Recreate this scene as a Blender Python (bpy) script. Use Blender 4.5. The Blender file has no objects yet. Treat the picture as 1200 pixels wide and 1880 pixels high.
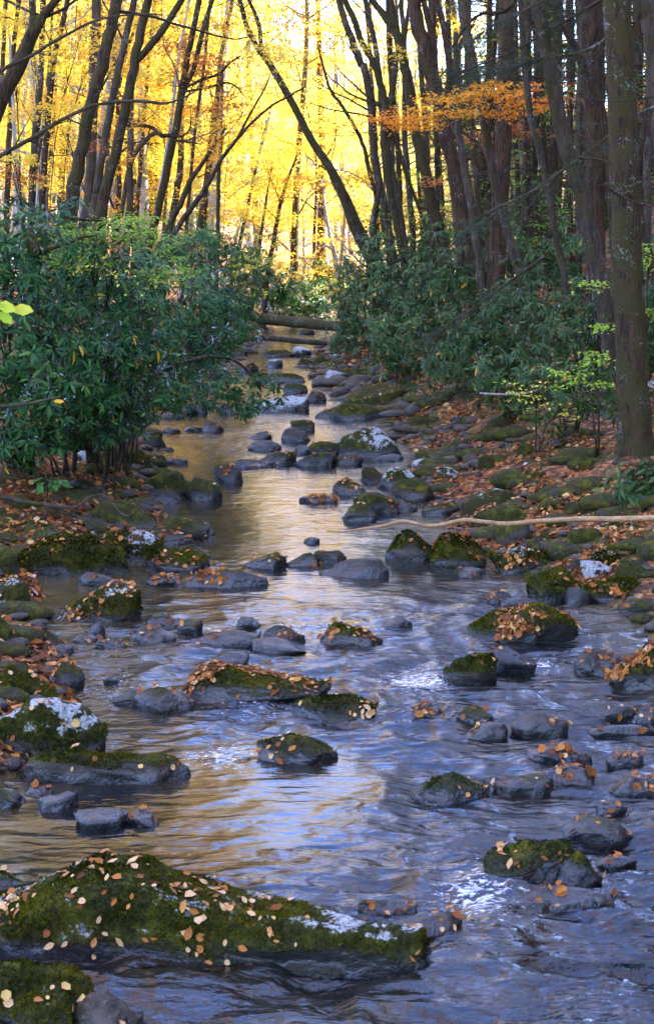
import bpy, math, random, time
import numpy as np
from mathutils import Vector
T0 = time.time()
rng = np.random.default_rng(7)
random.seed(7)
scene = bpy.context.scene
col = scene.collection

# ------------------------------------------------------------------ camera, sky, sun, exposure
F = 2611.0                       # focal length in photo pixels (50 mm on 36 mm tall)
CAMZ = 3.0
PITCH = math.atan((940 - 520) / F)
cam_data = bpy.data.cameras.new('camera')
cam = bpy.data.objects.new('camera', cam_data)
col.objects.link(cam)
cam.location = (0, 0, CAMZ)
cam.rotation_euler = (math.pi / 2 - PITCH, 0, 0)
cam_data.sensor_fit = 'VERTICAL'
cam_data.sensor_height = 36
cam_data.lens = 50
cam_data.clip_start = 0.1
cam_data.clip_end = 2000
cam_data.dof.use_dof = True
cam_data.dof.focus_distance = 13.0
cam_data.dof.aperture_fstop = 8.0
scene.camera = cam

SUN_EL, SUN_AZ = math.radians(33), math.radians(70)     # azimuth clockwise from +Y
world = bpy.data.worlds.new('World')
scene.world = world
world.use_nodes = True
wn = world.node_tree
sky = wn.nodes.new('ShaderNodeTexSky')
sky.sky_type = 'NISHITA'
sky.sun_disc = False
sky.sun_elevation = SUN_EL
sky.sun_rotation = SUN_AZ
sky.air_density = 1.0
sky.dust_density = 0.6
sky.ozone_density = 2.0
tone = wn.nodes.new('ShaderNodeMix')            # the photograph's cool white balance
tone.data_type = 'RGBA'; tone.blend_type = 'MULTIPLY'; tone.inputs[0].default_value = 1.0
tone.inputs[7].default_value = (0.72, 0.80, 1.16, 1)
wn.links.new(sky.outputs[0], tone.inputs[6])
wn.links.new(tone.outputs[2], wn.nodes['Background'].inputs[0])
wn.nodes['Background'].inputs[1].default_value = 0.15

sun_data = bpy.data.lights.new('sun', 'SUN')
sun_data.energy = 3.4
sun_data.angle = math.radians(0.5)
sun_data.color = (1.0, 0.93, 0.80)
sun = bpy.data.objects.new('sun', sun_data)
col.objects.link(sun)
sdir = Vector((math.sin(SUN_AZ) * math.cos(SUN_EL), math.cos(SUN_AZ) * math.cos(SUN_EL), math.sin(SUN_EL)))
sun.rotation_euler = sdir.to_track_quat('Z', 'Y').to_euler()
sun.location = (40, 20, 60)

scene.view_settings.view_transform = 'Standard'
scene.view_settings.look = 'None'
scene.view_settings.gamma = 1.0
scene.view_settings.use_curve_mapping = False
scene.view_settings.exposure = 4.1
scene.render.engine = 'CYCLES'
cy = scene.cycles
cy.max_bounces = 6
cy.diffuse_bounces = 3
cy.glossy_bounces = 3
cy.transmission_bounces = 4
cy.transparent_max_bounces = 6
cy.sample_clamp_indirect = 6.0
cy.caustics_reflective = False
cy.caustics_refractive = False
try:
    cy.use_denoising = True
    cy.denoiser = 'OPENIMAGEDENOISE'
except Exception:
    pass

# ------------------------------------------------------------------ helpers: noise
def _hash(ix, iy, iz, seed):
    h = (ix.astype(np.int64) * 374761393 + iy.astype(np.int64) * 668265263 + iz.astype(np.int64) * 2147483647 + seed * 1274126177) & 0xFFFFFFFF
    h = ((h ^ (h >> 13)) * 1274126177) & 0xFFFFFFFF
    h = ((h ^ (h >> 16)) * 2246822519) & 0xFFFFFFFF
    return ((h ^ (h >> 15)) & 0xFFFFFF) / float(0xFFFFFF)

def vnoise(p, seed=0):
    p = np.asarray(p, float)
    i = np.floor(p)
    f = p - i
    f = f * f * f * (f * (f * 6 - 15) + 10)
    x, y, z = i[..., 0], i[..., 1], i[..., 2]
    out = 0
    for dx in (0, 1):
        wx = f[..., 0] if dx else 1 - f[..., 0]
        for dy in (0, 1):
            wy = f[..., 1] if dy else 1 - f[..., 1]
            for dz in (0, 1):
                wz = f[..., 2] if dz else 1 - f[..., 2]
                out = out + wx * wy * wz * _hash(x + dx, y + dy, z + dz, seed)
    return out

def fbm(p, octv=4, seed=0, gain=0.5):
    p = np.asarray(p, float)
    a, s, t = 1.0, 0.0, 0.0
    for k in range(octv):
        s = s + a * (vnoise(p * (2.03 ** k) + 17.3 * k, seed + k) - 0.5)
        t += a
        a *= gain
    return s / t * 2

def fbm2(x, y, octv=3, seed=0):
    return fbm(np.stack([x, y, np.zeros_like(x) + 0.37], -1), octv, seed)

def sstep(a, b, x):
    t = np.clip((x - a) / (b - a), 0, 1)
    return t * t * (3 - 2 * t)

# ------------------------------------------------------------------ helpers: rays of the photograph
CP, SP = math.cos(PITCH), math.sin(PITCH)
def at(px, py, d):
    """point at distance d along +Y on the ray through photo pixel px, py"""
    u, v = (px - 600) / F, (940 - py) / F
    ry, rz = CP + v * SP, -SP + v * CP
    return np.array([u / ry * d, d, CAMZ + rz / ry * d])

# ------------------------------------------------------------------ terrain
_LY = np.array([-60, 3, 5, 6.3, 7.0, 7.7, 9.1, 10.5, 12, 13.2, 14.5, 16.2, 18.5, 21.6, 26.8, 33.8, 45.7, 55, 62, 70, 80, 100, 260.])
_LX = np.array([-4, -4, -3.6, -2.9, -2.2, -1.9, -1.65, -1.9, -2.6, -2.75, -1.95, -1.95, -1.95, -2.65, -3.3, -3.0, -2.7, -2.4, -1.6, 1.0, 6, 16, 60.])
_RY = np.array([-60, 3, 5, 7, 9.1, 11.5, 12.6, 13.7, 16.9, 20, 23.5, 29, 33.8, 39, 45.7, 55, 62, 70, 80, 100, 260.])
_RX = np.array([6, 5, 4, 3.4, 2.6, 2.55, 2.1, 1.6, 1.15, 1.2, 1.3, 0.55, -0.3, -0.4, 0.0, 0.4, 2.2, 6.5, 12, 23, 68.])
def edges(y):
    return np.interp(y, _LY, _LX), np.interp(y, _RY, _RX)
def wl(y):
    return 0.02 * np.clip(y, -60, 120)
def bank(x, y):
    l, r = edges(y)
    w = 0.25 * fbm2(x * 0.9, y * 0.9, 2, 5) * np.clip(y / 14, .4, 1.5)
    return l - x + w, x - r + w
_BL = ([0, .5, 2, 4, 8, 20, 60, 200], [0, .12, .55, .9, 1.3, 2.6, 11, 36])
_BR = ([0, .5, 2, 4, 7, 12, 25, 45, 60, 200], [0, .10, .58, 1.0, 2.2, 6, 21, 46, 53, 50])  # right side climbs to a ridge added out of view to shade the stream
def ground(x, y, detail=True):
    x = np.asarray(x, float); y = np.asarray(y, float)
    dl, dr = bank(x, y)
    hf = 1 - 0.78 * sstep(72, 96, y)
    zl = np.interp(dl, *_BL)
    zr = np.interp(dr, *_BR)
    zr = np.where(zr > 1.0, 1.0 + (zr - 1.0) * hf, zr)
    inside = np.minimum(-dl, -dr)
    z = wl(y) + np.where(inside > 0, -0.05 - 0.28 * np.clip(inside / 0.9, 0, 1), np.maximum(zl, zr) + 0.01)
    z = z + 26 * sstep(125, 230, y)
    if detail:
        k = sstep(0.1, 1.2, np.maximum(dl, dr))
        z = z + k * (0.16 * fbm2(x * 0.8, y * 0.8, 3, 11) + 0.07 * fbm2(x * 3, y * 3, 2, 12))
        z = z + 0.05 * fbm2(x * 2.2, y * 2.2, 2, 13)
    return z

def ground_hit(px, py):
    d = np.arange(4.0, 90, 0.04)
    P = at(px, py, d[:, None] if False else 1.0)
    x = P[0] * d
    z = CAMZ + (P[2] - CAMZ) * d
    g = np.maximum(ground(x, d), wl(d))
    i = np.argmax(z < g)
    if not (z < g).any():
        i = len(d) - 1
    return np.array([x[i], d[i], g[i]])

# ------------------------------------------------------------------ helpers: meshes and objects
def mk_mesh(name, V, F_, mats=(), smooth=True, fattr=None, midx=None):
    V = np.ascontiguousarray(V, dtype=np.float32)
    F_ = np.ascontiguousarray(F_, dtype=np.int32)
    me = bpy.data.meshes.new(name)
    k = F_.shape[1]
    me.vertices.add(len(V)); me.vertices.foreach_set('co', V.ravel())
    me.loops.add(F_.size); me.loops.foreach_set('vertex_index', F_.ravel())
    me.polygons.add(len(F_))
    me.polygons.foreach_set('loop_start', np.arange(0, F_.size, k, dtype=np.int32))
    me.polygons.foreach_set('loop_total', np.full(len(F_), k, dtype=np.int32))
    if smooth:
        me.polygons.foreach_set('use_smooth', np.ones(len(F_), dtype=bool))
    for m in mats:
        me.materials.append(m)
    if midx is not None:
        me.polygons.foreach_set('material_index', np.asarray(midx, dtype=np.int32))
    if fattr:
        for n, (dom, val) in fattr.items():
            a = me.attributes.new(n, 'FLOAT', dom)
            a.data.foreach_set('value', np.ascontiguousarray(val, dtype=np.float32))
    me.update(calc_edges=True)
    return me

def link(name, me, parent=None, loc=None, **props):
    o = bpy.data.objects.new(name, me)
    col.objects.link(o)
    if parent is not None:
        o.parent = parent
    if loc is not None:
        o.location = loc
    for k, v in props.items():
        o[k] = v
    return o

def thing(name, label, cat, loc, group=None):
    o = bpy.data.objects.new(name, None)
    o.empty_display_size = 0.2
    col.objects.link(o)
    o.location = loc
    o['label'] = label
    o['category'] = cat
    if group:
        o['group'] = group
    return o

def catmull(P, n):
    P = np.asarray(P, float)
    if len(P) < 3:
        t = np.linspace(0, 1, n)[:, None]
        return P[0] + (P[-1] - P[0]) * t
    Q = np.vstack([2 * P[0] - P[1], P, 2 * P[-1] - P[-2]])
    seg = np.linspace(0, len(P) - 1 - 1e-9, n)
    i = seg.astype(int); t = (seg - i)[:, None]
    p0, p1, p2, p3 = Q[i], Q[i + 1], Q[i + 2], Q[i + 3]
    return 0.5 * (2 * p1 + (p2 - p0) * t + (2 * p0 - 5 * p1 + 4 * p2 - p3) * t ** 2 + (3 * p1 - p0 - 3 * p2 + p3) * t ** 3)

def tube(P, R, sides=8, lump=0.0, seed=0):
    P = np.asarray(P, float); R = np.asarray(R, float)
    n = len(P)
    Tn = np.gradient(P, axis=0)
    Tn /= np.linalg.norm(Tn, axis=1)[:, None] + 1e-9
    ref = np.array([1., 0.2, 0.1]) if abs(Tn[:, 0]).mean() < 0.8 else np.array([0.1, 0.2, 1.])
    A = np.cross(Tn, ref); A /= np.linalg.norm(A, axis=1)[:, None] + 1e-9
    B = np.cross(Tn, A)
    th = np.linspace(0, 2 * math.pi, sides, endpoint=False)
    ring = A[:, None, :] * np.cos(th)[None, :, None] + B[:, None, :] * np.sin(th)[None, :, None]
    rr = R[:, None] * np.ones((1, sides))
    if lump:
        q = P[:, None, :] + ring * R[:, None, None]
        rr = rr * (1 + lump * fbm(q / (R.mean() * 2.2 + 1e-6), 3, seed))
    V = (P[:, None, :] + ring * rr[:, :, None]).reshape(-1, 3)
    i = np.arange(n - 1)[:, None] * sides
    j = np.arange(sides)[None, :]
    j2 = (j + 1) % sides
    Fq = np.stack([i + j, i + j2, i + sides + j2, i + sides + j], -1).reshape(-1, 4)
    # caps
    V = np.vstack([V, P[0], P[-1]])
    c0, c1 = n * sides, n * sides + 1
    jj = np.arange(sides); jn = (jj + 1) % sides
    cap0 = np.stack([np.full(sides, c0), jn, jj, jj], -1)
    cap1 = np.stack([np.full(sides, c1), (n - 1) * sides + jj, (n - 1) * sides + jn, (n - 1) * sides + jn], -1)
    Fq = np.vstack([Fq])
    Ft = np.vstack([Fq[:, [0, 1, 2]], Fq[:, [0, 2, 3]], cap0[:, :3], cap1[:, :3]])
    return V, Ft

class Acc:
    def __init__(s): s.V, s.F, s.n, s.a = [], [], 0, []
    def add(s, V, Fc, a=None):
        s.V.append(V); s.F.append(Fc + s.n); s.n += len(V)
        if a is not None: s.a.append(a)
    def mesh(s, name, mats, smooth=True):
        fa = {'rnd': ('FACE', np.concatenate(s.a))} if s.a else None
        return mk_mesh(name, np.vstack(s.V), np.vstack(s.F), mats, smooth, fa)

# leaf templates: x along the length, y across, z normal
RHOMB = (np.array([[0, 0, 0], [.45, .5, .06], [1, 0, -.05], [.45, -.5, .06]]), np.array([[0, 3, 2], [0, 2, 1]]))
OVAL = (np.array([[0, 0, 0], [.28, .42, .10], [.28, -.42, .10], [.66, .40, .12], [.66, -.40, .06], [1, 0, .16], [.45, 0, 0.0]]),
        np.array([[0, 2, 6], [0, 6, 1], [1, 6, 3], [6, 2, 4], [6, 4, 5], [6, 5, 3]]))
CURL = (np.array([[0, 0, 0], [.25, .34, .26], [.25, -.36, .20], [.66, .30, .34], [.66, -.34, .16], [1, .05, .34], [.45, 0, .04]]), OVAL[1])
LOBED = (np.array([[0, 0, 0], [.18, .50, .12], [.18, -.48, .18], [.60, .52, .10], [.58, -.55, .16], [1, .06, .06], [.42, 0, -.03]]), OVAL[1])
LANCE = (np.array([[0, 0, 0], [.3, .42, -.03], [.3, -.42, -.03], [.7, .45, -.16], [.7, -.45, -.16], [1, 0, -.36], [.5, 0, -.12]]),
         np.array([[0, 2, 6], [0, 6, 1], [1, 6, 3], [6, 2, 4], [6, 4, 5], [6, 5, 3]]))

def unit(v):
    return v / (np.linalg.norm(v, axis=-1, keepdims=True) + 1e-9)

def leaves(tmpl, P, X, Z, L, Wd, rnd):
    """many leaves as one triangle soup: P base points, X length axes, Z rough normals"""
    Vt, Ft = tmpl
    X = unit(X); Y = unit(np.cross(Z, X)); Z = np.cross(X, Y)
    L = L[:, None, None]; Wd = Wd[:, None, None]
    V = P[:, None, :] + Vt[None, :, 0:1] * L * X[:, None, :] + Vt[None, :, 1:2] * Wd * Y[:, None, :] + Vt[None, :, 2:3] * L * Z[:, None, :]
    n, k = len(P), len(Vt)
    Fc = Ft[None] + (np.arange(n) * k)[:, None, None]
    return V.reshape(-1, 3), Fc.reshape(-1, 3), np.repeat(rnd, len(Ft))

def randdir(n, r=rng):
    v = r.normal(size=(n, 3))
    return unit(v)
# ------------------------------------------------------------------ materials
class NT:
    def __init__(s, name):
        s.m = bpy.data.materials.new(name); s.m.use_nodes = True
        s.t = s.m.node_tree; s.t.nodes.clear()
        s.out = s.t.nodes.new('ShaderNodeOutputMaterial')
    def n(s, typ, ins=None, **attrs):
        nd = s.t.nodes.new(typ)
        for k, v in attrs.items(): setattr(nd, k, v)
        for k, v in (ins or {}).items(): s.set(nd.inputs[k], v)
        return nd
    def set(s, sock, v):
        if isinstance(v, bpy.types.NodeSocket): s.t.links.new(v, sock)
        else: sock.default_value = v
    def math(s, op, a, b=0.0, c=None, clamp=False):
        nd = s.n('ShaderNodeMath', operation=op, use_clamp=clamp)
        s.set(nd.inputs[0], a); s.set(nd.inputs[1], b)
        if c is not None: s.set(nd.inputs[2], c)
        return nd.outputs[0]
    def step(s, x, a, b, lo=0.0, hi=1.0):
        nd = s.n('ShaderNodeMapRange', interpolation_type='SMOOTHSTEP')
        s.set(nd.inputs[0], x); s.set(nd.inputs[1], a); s.set(nd.inputs[2], b); s.set(nd.inputs[3], lo); s.set(nd.inputs[4], hi)
        return nd.outputs[0]
    def mix(s, f, a, b, mode='MIX'):
        nd = s.n('ShaderNodeMix', data_type='RGBA', blend_type=mode)
        s.set(nd.inputs[0], f)
        for sock, v in ((nd.inputs[6], a), (nd.inputs[7], b)):
            s.set(sock, v if isinstance(v, bpy.types.NodeSocket) else (*v, 1))
        return nd.outputs[2]
    def noise(s, vec, scale, detail=3, rough=.55, out=0, dist=0.0):
        nd = s.n('ShaderNodeTexNoise', {'Vector': vec, 'Scale': scale, 'Detail': detail, 'Roughness': rough, 'Distortion': dist})
        return nd.outputs[out]
    def ramp(s, f, stops):
        nd = s.n('ShaderNodeValToRGB'); s.set(nd.inputs[0], f)
        e = nd.color_ramp.elements
        while len(e) < len(stops): e.new(0.5)
        for el, (p, c) in zip(e, stops): el.position = p; el.color = (*c, 1)
        return nd.outputs[0]
    def attr(s, name, typ='GEOMETRY', out='Fac'):
        return s.n('ShaderNodeAttribute', attribute_name=name, attribute_type=typ).outputs[out]
    def bump(s, h, dist=0.01, strength=1.0, normal=None):
        nd = s.n('ShaderNodeBump', {'Height': h, 'Distance': dist, 'Strength': strength})
        if normal is not None: s.set(nd.inputs['Normal'], normal)
        return nd.outputs[0]
    def done(s, surf):
        s.t.links.new(surf, s.out.inputs[0]); return s.m

def mat_leaf(name, stops, trans=0.45, gloss=0.04, rough=.5, var=.25):
    """thin leaf: light passes through it; colour from a per-leaf number and a per-tree tint"""
    t = NT(name)
    r = t.attr('rnd')
    tint = t.attr('tint', 'OBJECT')
    c = t.ramp(t.math('ADD', r, tint, clamp=True), stops)
    d = t.n('ShaderNodeBsdfDiffuse', {'Color': c}).outputs[0]
    tr = t.n('ShaderNodeBsdfTranslucent', {'Color': c}).outputs[0]
    m = t.n('ShaderNodeMixShader', {0: trans, 1: d, 2: tr}).outputs[0]
    if gloss:
        g = t.n('ShaderNodeBsdfGlossy', {'Color': (1, 1, 1, 1), 'Roughness': rough}).outputs[0]
        fr = t.n('ShaderNodeFresnel', {'IOR': 1.4}).outputs[0]
        m = t.n('ShaderNodeMixShader', {0: t.math('MULTIPLY', fr, gloss * 10, clamp=True), 1: m, 2: g}).outputs[0]
    return t.done(m)

M = {}
M['gold_leaf'] = mat_leaf('gold_leaf', [(0, (.60, .22, .04)), (.25, (.78, .42, .05)), (.5, (.82, .58, .07)), (.75, (.82, .70, .10)), (1, (.54, .66, .09))], .42, 0)
M['orange_leaf'] = mat_leaf('orange_leaf', [(0, (.70, .16, .04)), (.5, (.85, .32, .04)), (1, (.85, .52, .05))], .5, 0)
M['russet_leaf'] = mat_leaf('russet_leaf', [(0, (.36, .10, .04)), (.5, (.52, .20, .06)), (1, (.66, .36, .07))], .45, 0)
M['green_leaf'] = mat_leaf('green_leaf', [(0, (.10, .26, .03)), (.5, (.22, .40, .04)), (.85, (.42, .50, .05)), (1, (.65, .48, .04))], .45, .02)
M['lime_leaf'] = mat_leaf('lime_leaf', [(0, (.20, .48, .03)), (.6, (.42, .62, .05)), (.9, (.62, .62, .06)), (1, (.70, .40, .05))], .45, .02)
M['rhodo_leaf'] = mat_leaf('rhodo_leaf', [(0, (.008, .036, .014)), (.4, (.024, .095, .022)), (.75, (.085, .19, .032)), (.93, (.12, .20, .03)), (.95, (.55, .30, .02)), (1, (.65, .36, .02))], .18, .04, .32)
M['rhodo_leaf_dull'] = mat_leaf('rhodo_leaf_dull', [(0, (.014, .038, .012)), (.4, (.036, .085, .018)), (.8, (.090, .145, .032)), (.955, (.12, .17, .04)), (.965, (.45, .26, .03)), (1, (.55, .28, .03))], .15, .04, .36)
M['hemlock_needle'] = mat_leaf('hemlock_needle', [(0, (.016, .045, .018)), (1, (.05, .10, .035))], .2, .02)
M['fallen_leaf'] = mat_leaf('fallen_leaf', [(0, (.06, .020, .008)), (.3, (.16, .050, .012)), (.55, (.32, .105, .016)), (.75, (.46, .20, .045)), (.9, (.58, .37, .17)), (1, (.60, .38, .05))], .12, .03, .45)

def mat_rock():
    t = NT('stone')
    geo = t.n('ShaderNodeNewGeometry')
    P, N = geo.outputs['Position'], geo.outputs['Normal']
    nz = t.n('ShaderNodeSeparateXYZ', {0: N}).outputs[2]
    pz = t.n('ShaderNodeSeparateXYZ', {0: P}).outputs[2]
    moss, lich, hue, wlv, dark = (t.attr(k, 'OBJECT') for k in ('moss', 'lichen', 'hue', 'water', 'dark'))
    n1 = t.noise(P, 2.6, 5, .6); n2 = t.noise(P, 9, 5, .62); n3 = t.noise(P, 45, 4, .6); n4 = t.noise(P, 1.3, 3, .5)
    base = t.mix(t.step(n2, .35, .7), (.015, .0125, .008), (.072, .058, .038))
    brown = t.mix(t.step(n2, .35, .7), (.030, .018, .009), (.12, .076, .040))
    base = t.mix(hue, base, brown)
    base = t.mix(t.step(n3, .52, .75), base, (.13, .115, .085))
    base = t.mix(t.math('MULTIPLY', t.step(n1, .44, .60), .65), base, (.034, .027, .009))
    base = t.mix(t.math('MULTIPLY', dark, .85), base, (.030, .033, .040))
    rel = t.math('SUBTRACT', pz, wlv)
    # moss on the upper faces
    mm = t.math('ADD', t.attr('mossm'), t.math('MULTIPLY', t.math('SUBTRACT', n2, .5), .9))
    mmask = t.step(mm, .36, .62)
    mcol = t.mix(t.step(n3, .3, .7), (.007, .010, .0015), (.050, .050, .005))
    mcol = t.mix(t.step(n2, .45, .72), mcol, (.105, .10, .007))
    mcol = t.mix(t.step(n4, .5, .75), mcol, (.040, .030, .010))
    c = t.mix(mmask, base, mcol)
    # pale crusty lichen
    lm = t.math('ADD', t.attr('lichm'), t.math('MULTIPLY', t.math('SUBTRACT', n2, .5), 1.8))
    lm = t.math('ADD', lm, t.math('MULTIPLY', t.math('SUBTRACT', n3, .5), .7))
    lmask = t.step(lm, .12, .30)
    lcol = t.mix(t.step(n3, .35, .65), (.20, .22, .21), (.44, .46, .44))
    c = t.mix(lmask, c, lcol)
    # wet foot of the stone
    wet = t.step(t.math('ADD', rel, t.math('MULTIPLY', t.math('SUBTRACT', n1, .5), .14)), .14, .03)
    c = t.mix(t.math('MULTIPLY', wet, .72), c, (.012, .013, .012))
    soft = t.math('MULTIPLY', mmask, t.math('SUBTRACT', 1.0, wet))
    rough = t.math('SUBTRACT', t.math('ADD', .55, t.math('MULTIPLY', soft, .4)), t.math('MULTIPLY', wet, .38))
    h = t.math('ADD', t.math('MULTIPLY', n3, .5), t.math('MULTIPLY', t.math('MULTIPLY', t.noise(P, 130, 3, .7), mmask), .9))
    h = t.math('ADD', h, t.math('MULTIPLY', n2, 1.2))
    bp = t.bump(h, .022, .8)
    b = t.n('ShaderNodeBsdfPrincipled', {'Base Color': c, 'Roughness': rough, 'Normal': bp, 'Specular IOR Level': t.math('ADD', .22, t.math('MULTIPLY', wet, .4))})
    return t.done(b.outputs[0])
M['stone'] = mat_rock()

def mat_ground():
    t = NT('forest_floor')
    geo = t.n('ShaderNodeNewGeometry'); P = geo.outputs['Position']
    nz = t.n('ShaderNodeSeparateXYZ', {0: geo.outputs['Normal']}).outputs[2]
    n1 = t.noise(P, .9, 4, .6); n2 = t.noise(P, 7, 5, .65); n3 = t.noise(P, 28, 4, .7)
    vor = t.n('ShaderNodeTexVoronoi', {'Vector': P, 'Scale': 16.0, 'Randomness': 1.0})
    leafc = t.ramp(t.n('ShaderNodeSeparateColor', {0: vor.outputs['Color']}).outputs[0], [(0, (.08, .030, .012)), (.4, (.22, .075, .022)), (.75, (.38, .15, .04)), (1, (.48, .25, .10))])
    soil = t.mix(t.step(n3, .3, .7), (.020, .014, .009), (.065, .042, .024))
    c = t.mix(t.step(n2, .42, .56), soil, leafc)
    moss = t.mix(t.step(n3, .35, .65), (.022, .034, .008), (.085, .092, .016))
    c = t.mix(t.math('MULTIPLY', t.step(t.math('ADD', n1, t.math('MULTIPLY', t.math('SUBTRACT', n2, .5), .5)), .46, .57), t.attr('nearbank')), c, moss)
    bed = t.mix(t.step(n2, .35, .65), (.05, .034, .016), (.15, .105, .05))
    c = t.mix(t.attr('bed'), c, bed)
    h = t.math('ADD', t.math('MULTIPLY', vor.outputs['Distance'], .7), n3)
    b = t.n('ShaderNodeBsdfPrincipled', {'Base Color': c, 'Roughness': .85, 'Specular IOR Level': .2, 'Normal': t.bump(h, .03, .8)})
    return t.done(b.outputs[0])
M['forest_floor'] = mat_ground()

def mat_water():
    t = NT('stream_water')
    P = t.n('ShaderNodeNewGeometry').outputs['Position']
    mp = t.n('ShaderNodeMapping', {'Vector': P, 'Scale': (.55, 1.35, 1.0)}).outputs[0]
    rif = t.attr('riffle')
    a = t.noise(mp, 8, 1.5, .5, dist=.8)
    b_ = t.noise(mp, 34, 3, .6, dist=.4)
    h = t.math('ADD', a, t.math('MULTIPLY', b_, .22))
    bp = t.bump(t.math('MULTIPLY', h, t.math('ADD', .12, t.math('MULTIPLY', rif, 1.0))), .038, 1.0)
    body = t.mix(t.step(t.noise(P, 1.2, 3), .4, .65), (.006, .007, .008), (.022, .018, .010))
    body = t.mix(t.attr('shallow'), body, (.080, .060, .022))
    foam = t.attr('foam')
    fm = t.step(t.math('ADD', foam, t.math('MULTIPLY', t.math('SUBTRACT', t.noise(mp, 38, 6, .75), .5), 2.2)), .50, .85)
    c = t.mix(fm, body, (.75, .78, .82))
    b = t.n('ShaderNodeBsdfPrincipled', {'Base Color': c, 'Roughness': t.math('ADD', .05, t.math('MULTIPLY', fm, .5)), 'IOR': 1.5, 'Normal': bp})
    return t.done(b.outputs[0])
M['stream_water'] = mat_water()

def mat_bark():
    """one bark for all trees; obj['warm'], obj['pale'], obj['mossy'] choose the kind"""
    t = NT('bark')
    geo = t.n('ShaderNodeNewGeometry'); P = geo.outputs['Position']
    warm, pale, mossy = (t.attr(k, 'OBJECT') for k in ('warm', 'pale', 'mossy'))
    st = t.n('ShaderNodeMapping', {'Vector': P, 'Scale': (1, 1, .16)}).outputs[0]
    r1 = t.noise(st, 34, 4, .6, dist=.3); r2 = t.noise(P, 5, 4, .6); r3 = t.noise(P, 40, 3, .6); r4 = t.noise(st, 9, 3, .6)
    rr = t.math('ADD', t.math('MULTIPLY', r1, .6), t.math('MULTIPLY', r4, .4))
    grey = t.mix(t.step(rr, .38, .62), (.005, .0036, .0015), (.042, .027, .012))
    brn = t.mix(t.step(rr, .38, .62), (.012, .007, .003), (.085, .044, .020))
    c = t.mix(warm, grey, brn)
    pl = t.mix(t.step(r4, .35, .7), (.26, .25, .23), (.52, .50, .46))
    c = t.mix(pale, c, pl)
    mo = t.math('MULTIPLY', t.step(t.math('ADD', r2, t.math('MULTIPLY', mossy, .35)), .58, .74), .85)
    c = t.mix(mo, c, t.mix(r3, (.014, .016, .003), (.060, .050, .009)))
    li = t.step(t.math('ADD', t.math('MULTIPLY', r3, .6), t.math('MULTIPLY', t.noise(P, 3.1, 4, .6), .6)), .69, .77)
    c = t.mix(t.math('MULTIPLY', li, .6), c, (.24, .27, .25))
    h = t.math('ADD', r1, t.math('MULTIPLY', r3, .25))
    b = t.n('ShaderNodeBsdfPrincipled', {'Base Color': c, 'Roughness': .85, 'Specular IOR Level': .25, 'Normal': t.bump(h, .025, .9)})
    return t.done(b.outputs[0])
M['bark'] = mat_bark()

def mat_moss():
    t = NT('moss')
    c = t.ramp(t.attr('rnd'), [(0, (.010, .014, .0015)), (.5, (.055, .060, .005)), (1, (.17, .145, .009))])
    d = t.n('ShaderNodeBsdfDiffuse', {'Color': c}).outputs[0]; tr = t.n('ShaderNodeBsdfTranslucent', {'Color': c}).outputs[0]
    return t.done(t.n('ShaderNodeMixShader', {0: .35, 1: d, 2: tr}).outputs[0])
M['moss'] = mat_moss()

def mat_bare_wood():
    t = NT('bare_wood')
    P = t.n('ShaderNodeNewGeometry').outputs['Position']
    st = t.n('ShaderNodeMapping', {'Vector': P, 'Scale': (.2, 1, 1)}).outputs[0]
    n = t.noise(st, 60, 4, .6); n2 = t.noise(P, 6, 4, .6)
    c = t.mix(t.step(n, .3, .7), (.20, .11, .045), (.44, .27, .12))
    c = t.mix(t.step(n2, .55, .75), c, (.13, .085, .05))
    b = t.n('ShaderNodeBsdfPrincipled', {'Base Color': c, 'Roughness': .7, 'Specular IOR Level': .2, 'Normal': t.bump(n, .006, .8)})
    return t.done(b.outputs[0])
M['bare_wood'] = mat_bare_wood()
# ------------------------------------------------------------------ the setting: ground and stream
def build_ground():
    xs = 7.0 * np.sinh(np.linspace(-3.72, 3.72, 330))
    ys = [-45, -35, -25, -17, -11, -7, -4, -2, 0, 1.5, 2.6, 3.4]
    y = 4.0
    while y < 275:
        ys.append(y); y += float(np.clip(.018 * y, .11, 4))
    ys = np.array(ys)
    X, Y = np.meshgrid(xs, ys)
    Z = ground(X, Y)
    dl, dr = bank(X, Y)
    m = np.maximum(dl, dr)
    bed = 1 - sstep(-.05, .18, m)
    nearb = 1 - .75 * sstep(2.5, 6, m)
    V = np.stack([X, Y, Z], -1).reshape(-1, 3)
    ny, nx = X.shape
    i = (np.arange(ny - 1)[:, None] * nx + np.arange(nx - 1)[None]).ravel()
    Fq = np.stack([i, i + 1, i + nx + 1, i + nx], -1)
    me = mk_mesh('ground', V, Fq, [M['forest_floor']], True, {'bed': ('POINT', bed.ravel()), 'nearbank': ('POINT', nearb.ravel())})
    link('ground', me, kind='structure')
build_ground()

# white water: (photo x, photo y, half width m, half depth m, amount)
FOAM = [(765, 1250, .28, .35, .62), (700, 1240, .5, .5, .30), (405, 1385, .22, .28, .55), (500, 1300, .45, .3, .42), (340, 1040, .55, .28, .5), (880, 1655, .22, .3, .6), (560, 1155, .3, .35, .5),
        (215, 1265, .2, .3, .45), (830, 1690, .18, .2, .35), (990, 1215, .2, .25, .5), (440, 1250, .3, .3, .2), (600, 960, .6, .8, .25), (760, 1130, .7, .6, .25), (1080, 1080, .4, .4, .3), (620, 750, .8, .9, .35), (660, 1420, .4, .3, .3), (1110, 1640, .3, .3, .3)]
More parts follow.
